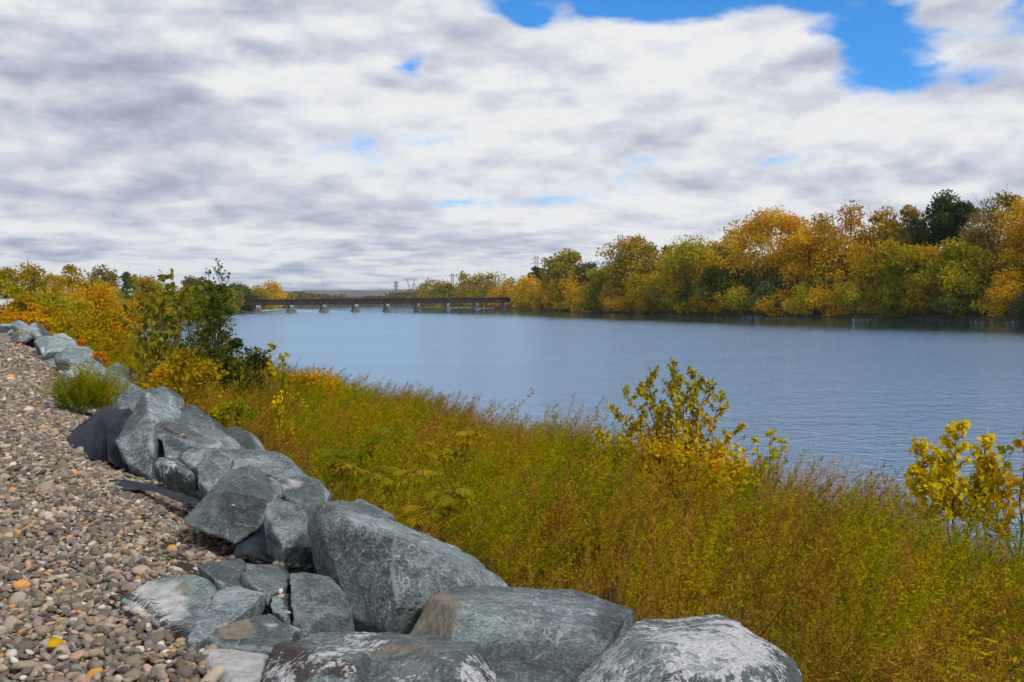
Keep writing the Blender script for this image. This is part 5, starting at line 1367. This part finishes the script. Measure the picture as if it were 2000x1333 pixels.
# ================================================================== WHITE TRAILER far along the embankment
WPT = mat_noise('white_panel', [(0.3, (.55, .56, .58)), (0.6, (.72, .73, .75))], .8, .5, 6, .01)
BLK = mat_noise('black_rubber', [(0.3, (.012, .012, .012)), (0.7, (.03, .03, .03))], 5, .8)
c = at(15, 598, 150); tr_ = empty('trailer', (c.x, c.y, c.z - 1.55)); tag(tr_, 'white box trailer half hidden behind shrubs at the left edge', 'trailer')
MB().box((0, 0, 1.9), (5.6, 2.2, 1.25), .12).build('body', WPT, tr_)
MB().box((0, 0, 2.58), (5.7, 2.3, .07), .12).build('roof', WPT, tr_)
MB().box((0, 0, 1.18), (5.4, 1.8, .16), .12).build('chassis', BLK, tr_)
for xx in (-.5, .5):
    for yy_ in (-.95, .95):
        mb = MB(); mb.tube([(xx, yy_ - .1, .75), (xx, yy_ + .1, .75)], .38, 14); mb.build('wheel', BLK, tr_)
MB().box((.55, -1.14, 1.9), (.05, .04, 1.2), .12).build('seam', BLK, tr_)
MB().box((2.2, 0, .55), (.12, .12, 1.15)).build('jack', BLK, tr_)

# ================================================================== FABRIC (woven black geotextile)
def cloth_mat():
    m, t = new_mat('geotextile')
    co = t.n('ShaderNodeTexCoord').outputs['Object']
    wv = t.n('ShaderNodeTexWave', {'Vector': co, 'Scale': 55.0, 'Distortion': .6}, wave_type='BANDS')
    n1 = t.noise(co, 2.5, 5, .6)
    c = t.ramp(n1, [(.38, (.006, .008, .015)), (.55, (.013, .017, .029)), (.66, (.030, .036, .054))])
    c = t.mix(t.smooth(t.noise(co, 9, 6, .7), .60, .75, 0, .35), c, (.12, .11, .10))
    finish(t, pbr(t, c, .62, t.m('ADD', wv.outputs['Fac'], t.m('MULTIPLY', n1, 2.0)), .2, .004, .5))
    return m
CLOTH = cloth_mat()
def cloth(name, label, ctrl, nu=60, nv=30, folds=.03, seed=1, fr=5.0, th=.004):
    """ctrl: rows of (px, py, depth); a smooth sheet through them with folds running down"""
    A = np.array([[list(at(*q)) for q in row] for row in ctrl])
    def interp(arr, n_):
        k = arr.shape[0]; u = np.linspace(0, k - 1, n_); i = np.clip(u.astype(int), 0, k - 2); f = (u - i)
        P0, P1, P2, P3 = arr[np.maximum(i - 1, 0)], arr[i], arr[i + 1], arr[np.minimum(i + 2, k - 1)]
        f = f.reshape((-1,) + (1,) * (arr.ndim - 1))
        return .5 * (2 * P1 + (P2 - P0) * f + (2 * P0 - 5 * P1 + 4 * P2 - P3) * f ** 2 + (3 * P1 - P0 - 3 * P2 + P3) * f ** 3)
    G = interp(A, nv); G = np.swapaxes(interp(np.swapaxes(G, 0, 1), nu), 0, 1)      # (nv, nu, 3)
    cc = G.reshape(-1, 3).mean(0)
    for i in range(nv):
        for j in range(nu):
            u, v = j / (nu - 1), i / (nv - 1)
            w_ = (1 - abs(math.sin(u * fr * 3.14 + 1.6 * mnoise.noise(Vector((u * 2, v * 1.2, seed))) + v * 1.1)) * 1.6) * (.35 + .65 * v)
            k_ = folds * w_ + folds * .8 * mnoise.noise(Vector((u * 4, v * 3, seed + 5)))
            e = .02 * mnoise.noise(Vector((u * 16, v * 16, seed)))
            G[i, j] += np.array([e * .3, -k_, k_ * .6 + e * .2])
    base = Vector((cc[0], cc[1], G[..., 2].min()))
    rows = [[tuple(G[i, j] - np.array(base)) for j in range(nu)] for i in range(nv)]
    n2, m2 = nv, nu
    v = np.array([p for r in rows for p in r]); idx = np.arange((n2 - 1) * (m2 - 1)); a = (idx // (m2 - 1)) * m2 + idx % (m2 - 1)
    f = np.stack([a, a + m2, a + m2 + 1, a + 1], 1)
    o = link(name, mesh_np(name, v, f, 4, True), CLOTH); o.location = base
    md = o.modifiers.new('thickness', 'SOLIDIFY'); md.thickness = th; md.offset = -1
    tag(o, label, 'fabric', 'torn pieces of black landscape fabric'); return o
cloth('landscape_fabric', 'large crumpled sheet of black landscape fabric draped against the pointed slab',
      [[(112, 846, 10.6), (150, 836, 10.4), (180, 808, 10.2), (212, 797, 10.0), (248, 799, 9.7), (262, 806, 9.5)],
       [(112, 852, 10.3), (148, 846, 10.1), (178, 826, 9.8), (206, 818, 9.5), (236, 822, 9.3), (258, 826, 9.2)],
       [(110, 868, 9.95), (142, 866, 9.6), (172, 858, 9.2), (200, 856, 9.05), (222, 862, 8.85), (240, 866, 8.75)],
       [(90, 892, 9.35), (135, 895, 9.0), (170, 900, 8.8), (200, 905, 8.65), (228, 910, 8.5), (246, 914, 8.45)]], 80, 44, .075, 3, 3.6)
cloth('landscape_fabric', 'thin curled strip of black fabric half buried in the gravel',
      [[(208, 938, 7.75), (250, 938, 7.7), (300, 948, 7.45), (345, 962, 7.15), (388, 974, 6.95)],
       [(212, 944, 7.62), (252, 946, 7.55), (302, 954, 7.3), (346, 968, 7.02), (390, 980, 6.82)],
       [(222, 957, 7.35), (256, 957, 7.35), (304, 960, 7.2), (348, 978, 6.85), (392, 990, 6.68)]], 60, 14, .012, 8, 2.0)
fr_ = cloth('landscape_fabric', 'small black fabric corner with a frayed edge beside the mottled triangle rock',
      [[(163, 1180, 4.60), (200, 1168, 4.62), (232, 1163, 4.60), (262, 1180, 4.48), (300, 1212, 4.25), (342, 1252, 4.0)],
       [(170, 1192, 4.50), (205, 1186, 4.50), (240, 1190, 4.42), (268, 1203, 4.32), (302, 1228, 4.14), (338, 1258, 3.97)],
       [(185, 1206, 4.40), (215, 1206, 4.36), (248, 1212, 4.27), (276, 1224, 4.18), (306, 1242, 4.06), (334, 1262, 3.94)]], 60, 24, .012, 12, 1.6)
mb = MB(); rr = random.Random(4)
for k in range(150):                                  # loose threads along the torn edge
    q = rr.random(); px, py = np.interp(q, [0, .18, .45, 1], [226, 262, 300, 344]), np.interp(q, [0, .18, .45, 1], [1161, 1180, 1212, 1254]); d = np.interp(q, [0, .18, .45, 1], [4.58, 4.45, 4.22, 3.97])
    p0 = at(px, py, d) + Vector((0, 0, .006)); L_ = rr.uniform(.015, .05)
    p1 = p0 + Vector((rr.uniform(.2, .8), rr.uniform(-.1, .4), rr.uniform(.0, .5))).normalized() * L_
    p2 = p1 + Vector((rr.uniform(.1, .8), rr.uniform(-.4, .4), rr.uniform(-.6, .1))).normalized() * L_ * .7
    mb.tube([p0 - fr_.location, p1 - fr_.location, p2 - fr_.location], .0011, 3)
mb.build('frayed_threads', CLOTH, fr_)
cloth('landscape_fabric', 'black fabric lining the dark hollow left of the upright grey-green block',
      [[(480, 1010, 6.3), (505, 1000, 6.3), (530, 1000, 6.2)], [(468, 1045, 5.95), (500, 1040, 5.95), (530, 1045, 5.9)], [(455, 1085, 5.5), (500, 1088, 5.45), (535, 1100, 5.4)]], 30, 30, .03, 20, 1.5)

# ================================================================== SMALL THINGS
st = at(256, 762, 17.6); sp_ = at(257, 738, 17.6)
RED = mat_noise('rusted_stake', [(.3, (.07, .02, .016)), (.7, (.13, .035, .025))], 10, .8)
so = empty('stake', (st.x, st.y, st.z - .35)); tag(so, 'thin rusty red stake between the long slab and the peaked boulder', 'stake')
MB().box((0, 0, .30), (.045, .02, .60 + (sp_.z - st.z))).build('shaft', RED, so)
MB().box((0, 0, .30 + (.60 + sp_.z - st.z) / 2 + .012), (.06, .03, .025)).build('cap', RED, so)
# pebbles lodged on and between the boulders
spots = [(300, 826), (306, 830), (313, 828), (318, 832), (322, 836), (330, 842), (336, 845), (345, 848), (355, 852), (362, 855), (525, 931), (537, 934), (530, 940), (548, 1158), (556, 1190), (563, 1200), (549, 1168), (816, 1178), (806, 1190),
         (560, 1110), (566, 1106), (572, 1110), (580, 1108), (588, 1112), (596, 1114), (604, 1110), (470, 1072), (478, 1078), (486, 1082), (494, 1086), (504, 1090), (512, 1094), (520, 1096), (530, 1100), (540, 1104), (550, 1106), (464, 1066), (456, 1064), (448, 1066), (436, 1092), (444, 1088), (452, 1094), (462, 1086)]
o_c = Vector((0, 0, HC)); rr = random.Random(8)
for px, py in spots:
    best = None; dv = ray(px, py).normalized()
    for bv in rock_bvh:
        h_ = bv.ray_cast(o_c, dv)
        if h_[0] is not None and (best is None or h_[3] < best[1]): best = (h_[0], h_[3])
    if best is None: continue
    o = link('pebble', PEBK[rr.randrange(9)], ()); k_ = rr.uniform(.016, .028)
    o.location = best[0] + Vector((0, 0, k_ * .4)); o.rotation_euler = (rr.uniform(-.5, .5), rr.uniform(-.5, .5), rr.uniform(0, 6.28)); o.scale = (k_, k_, k_)
    tag(o, 'loose rounded pebble lodged on top of or between the foreground boulders', 'pebble', 'pebbles lodged among the boulders')
# fallen leaf and dry stalks on the gravel
def gravel_at(px, py, dz=.035): p = on_plane(px, py, GZ + .02); p.z = gz(p.x, p.y, ts(p)[1]) + dz; return p
p = gravel_at(95, 1281, .045)
lf = link('fallen_leaf', leaves_mesh('fallen_leaf', [(Vector(), Vector((.45, 1, .25)), Vector((.5, -.5, .9)), .075)], OVAL, np.array([.9])), LEMON); lf.location = p
md = lf.modifiers.new('thickness', 'SOLIDIFY'); md.thickness = .0012
tag(lf, 'curled orange-yellow fallen leaf on the gravel near the bottom left', 'leaf')
STRAW = mat_noise('dry_straw', [(.3, (.28, .22, .12)), (.7, (.42, .34, .20))], 20, .8)
for k, (a, b_, lab) in enumerate((((262, 1282), (300, 1300), 'dry yellow stalk lying on the gravel below the frayed fabric'), ((30, 1050), (68, 1028), 'pale dry stalk lying on the gravel left of the middle'), ((115, 1030), (126, 1046), 'short pale twig lying on the gravel, right of the long dry stalk'))):
    p0, p1 = gravel_at(*a), gravel_at(*b_); so = MB().tube([Vector(), (p1 - p0) * .5 + Vector((0, 0, .012)), p1 - p0], [.0028, .0024, .0015], 5).build('dry_stalk', STRAW); so.location = p0
    tag(so, lab, 'stalk', 'dry stalks on the gravel')
# gull gliding over the river
GULL = mat_noise('gull_feathers', [(.35, (.62, .63, .66)), (.6, (.80, .80, .80))], 6, .7)
gp = at(1170, 514, 88); bm = bmesh.new()
def ell(c, r_, n_=16):
    m_ = Matrix.Translation(c) @ Matrix.Diagonal((*r_, 1)); bmesh.ops.create_uvsphere(bm, u_segments=n_, v_segments=10, radius=1, matrix=m_)
ell((0, 0, 0), (.24, .085, .085)); ell((.22, 0, .035), (.075, .055, .055)); ell((.30, 0, .025), (.05, .015, .015)); ell((-.27, 0, .005), (.12, .07, .018))
for sg in (-1, 1):
    prof = [(.05, .05, .20), (.28, .20, .19), (.50, .23, .14), (.72, .10, .07), (.80, .03, .03)]
    pv = None
    for (y_, z_, ch) in prof:
        r_ = [Vector((.05 + ch * .5 - y_ * .10, sg * y_, z_)), Vector((.05 - ch * .7 - y_ * .15, sg * y_, z_ - .015)), Vector((.05 - y_ * .1, sg * y_, z_ + .03)), Vector((.05 - y_ * .1, sg * y_, z_ - .025))]
        if pv: hull(bm, pv + r_)
        pv = r_
me = bpy.data.meshes.new('gull'); bm.to_mesh(me); bm.free(); me = remesh(me, .014)
gl = link('gull', me, GULL); gl.location = gp; gl.rotation_euler = (.10, 0, R(118)); tag(gl, 'white gull gliding on spread wings before the right bank trees', 'gull')

# ================================================================== HAZE: clear autumn air that blues the far hills
hm = bpy.data.materials.new('haze'); hm.use_nodes = True; hm.node_tree.nodes.clear(); t = NT(hm.node_tree)
pvv = t.n('ShaderNodeVolumePrincipled', {'Color': (.66, .80, 1.0), 'Density': 0.00005, 'Anisotropy': 0.2})
t.n('ShaderNodeOutputMaterial', {'Volume': pvv.outputs[0]})
hzb = MB().box((0, 5500, 78), (19000, 18000, 164)).build('haze', hm)
tag(hzb, kind='stuff')
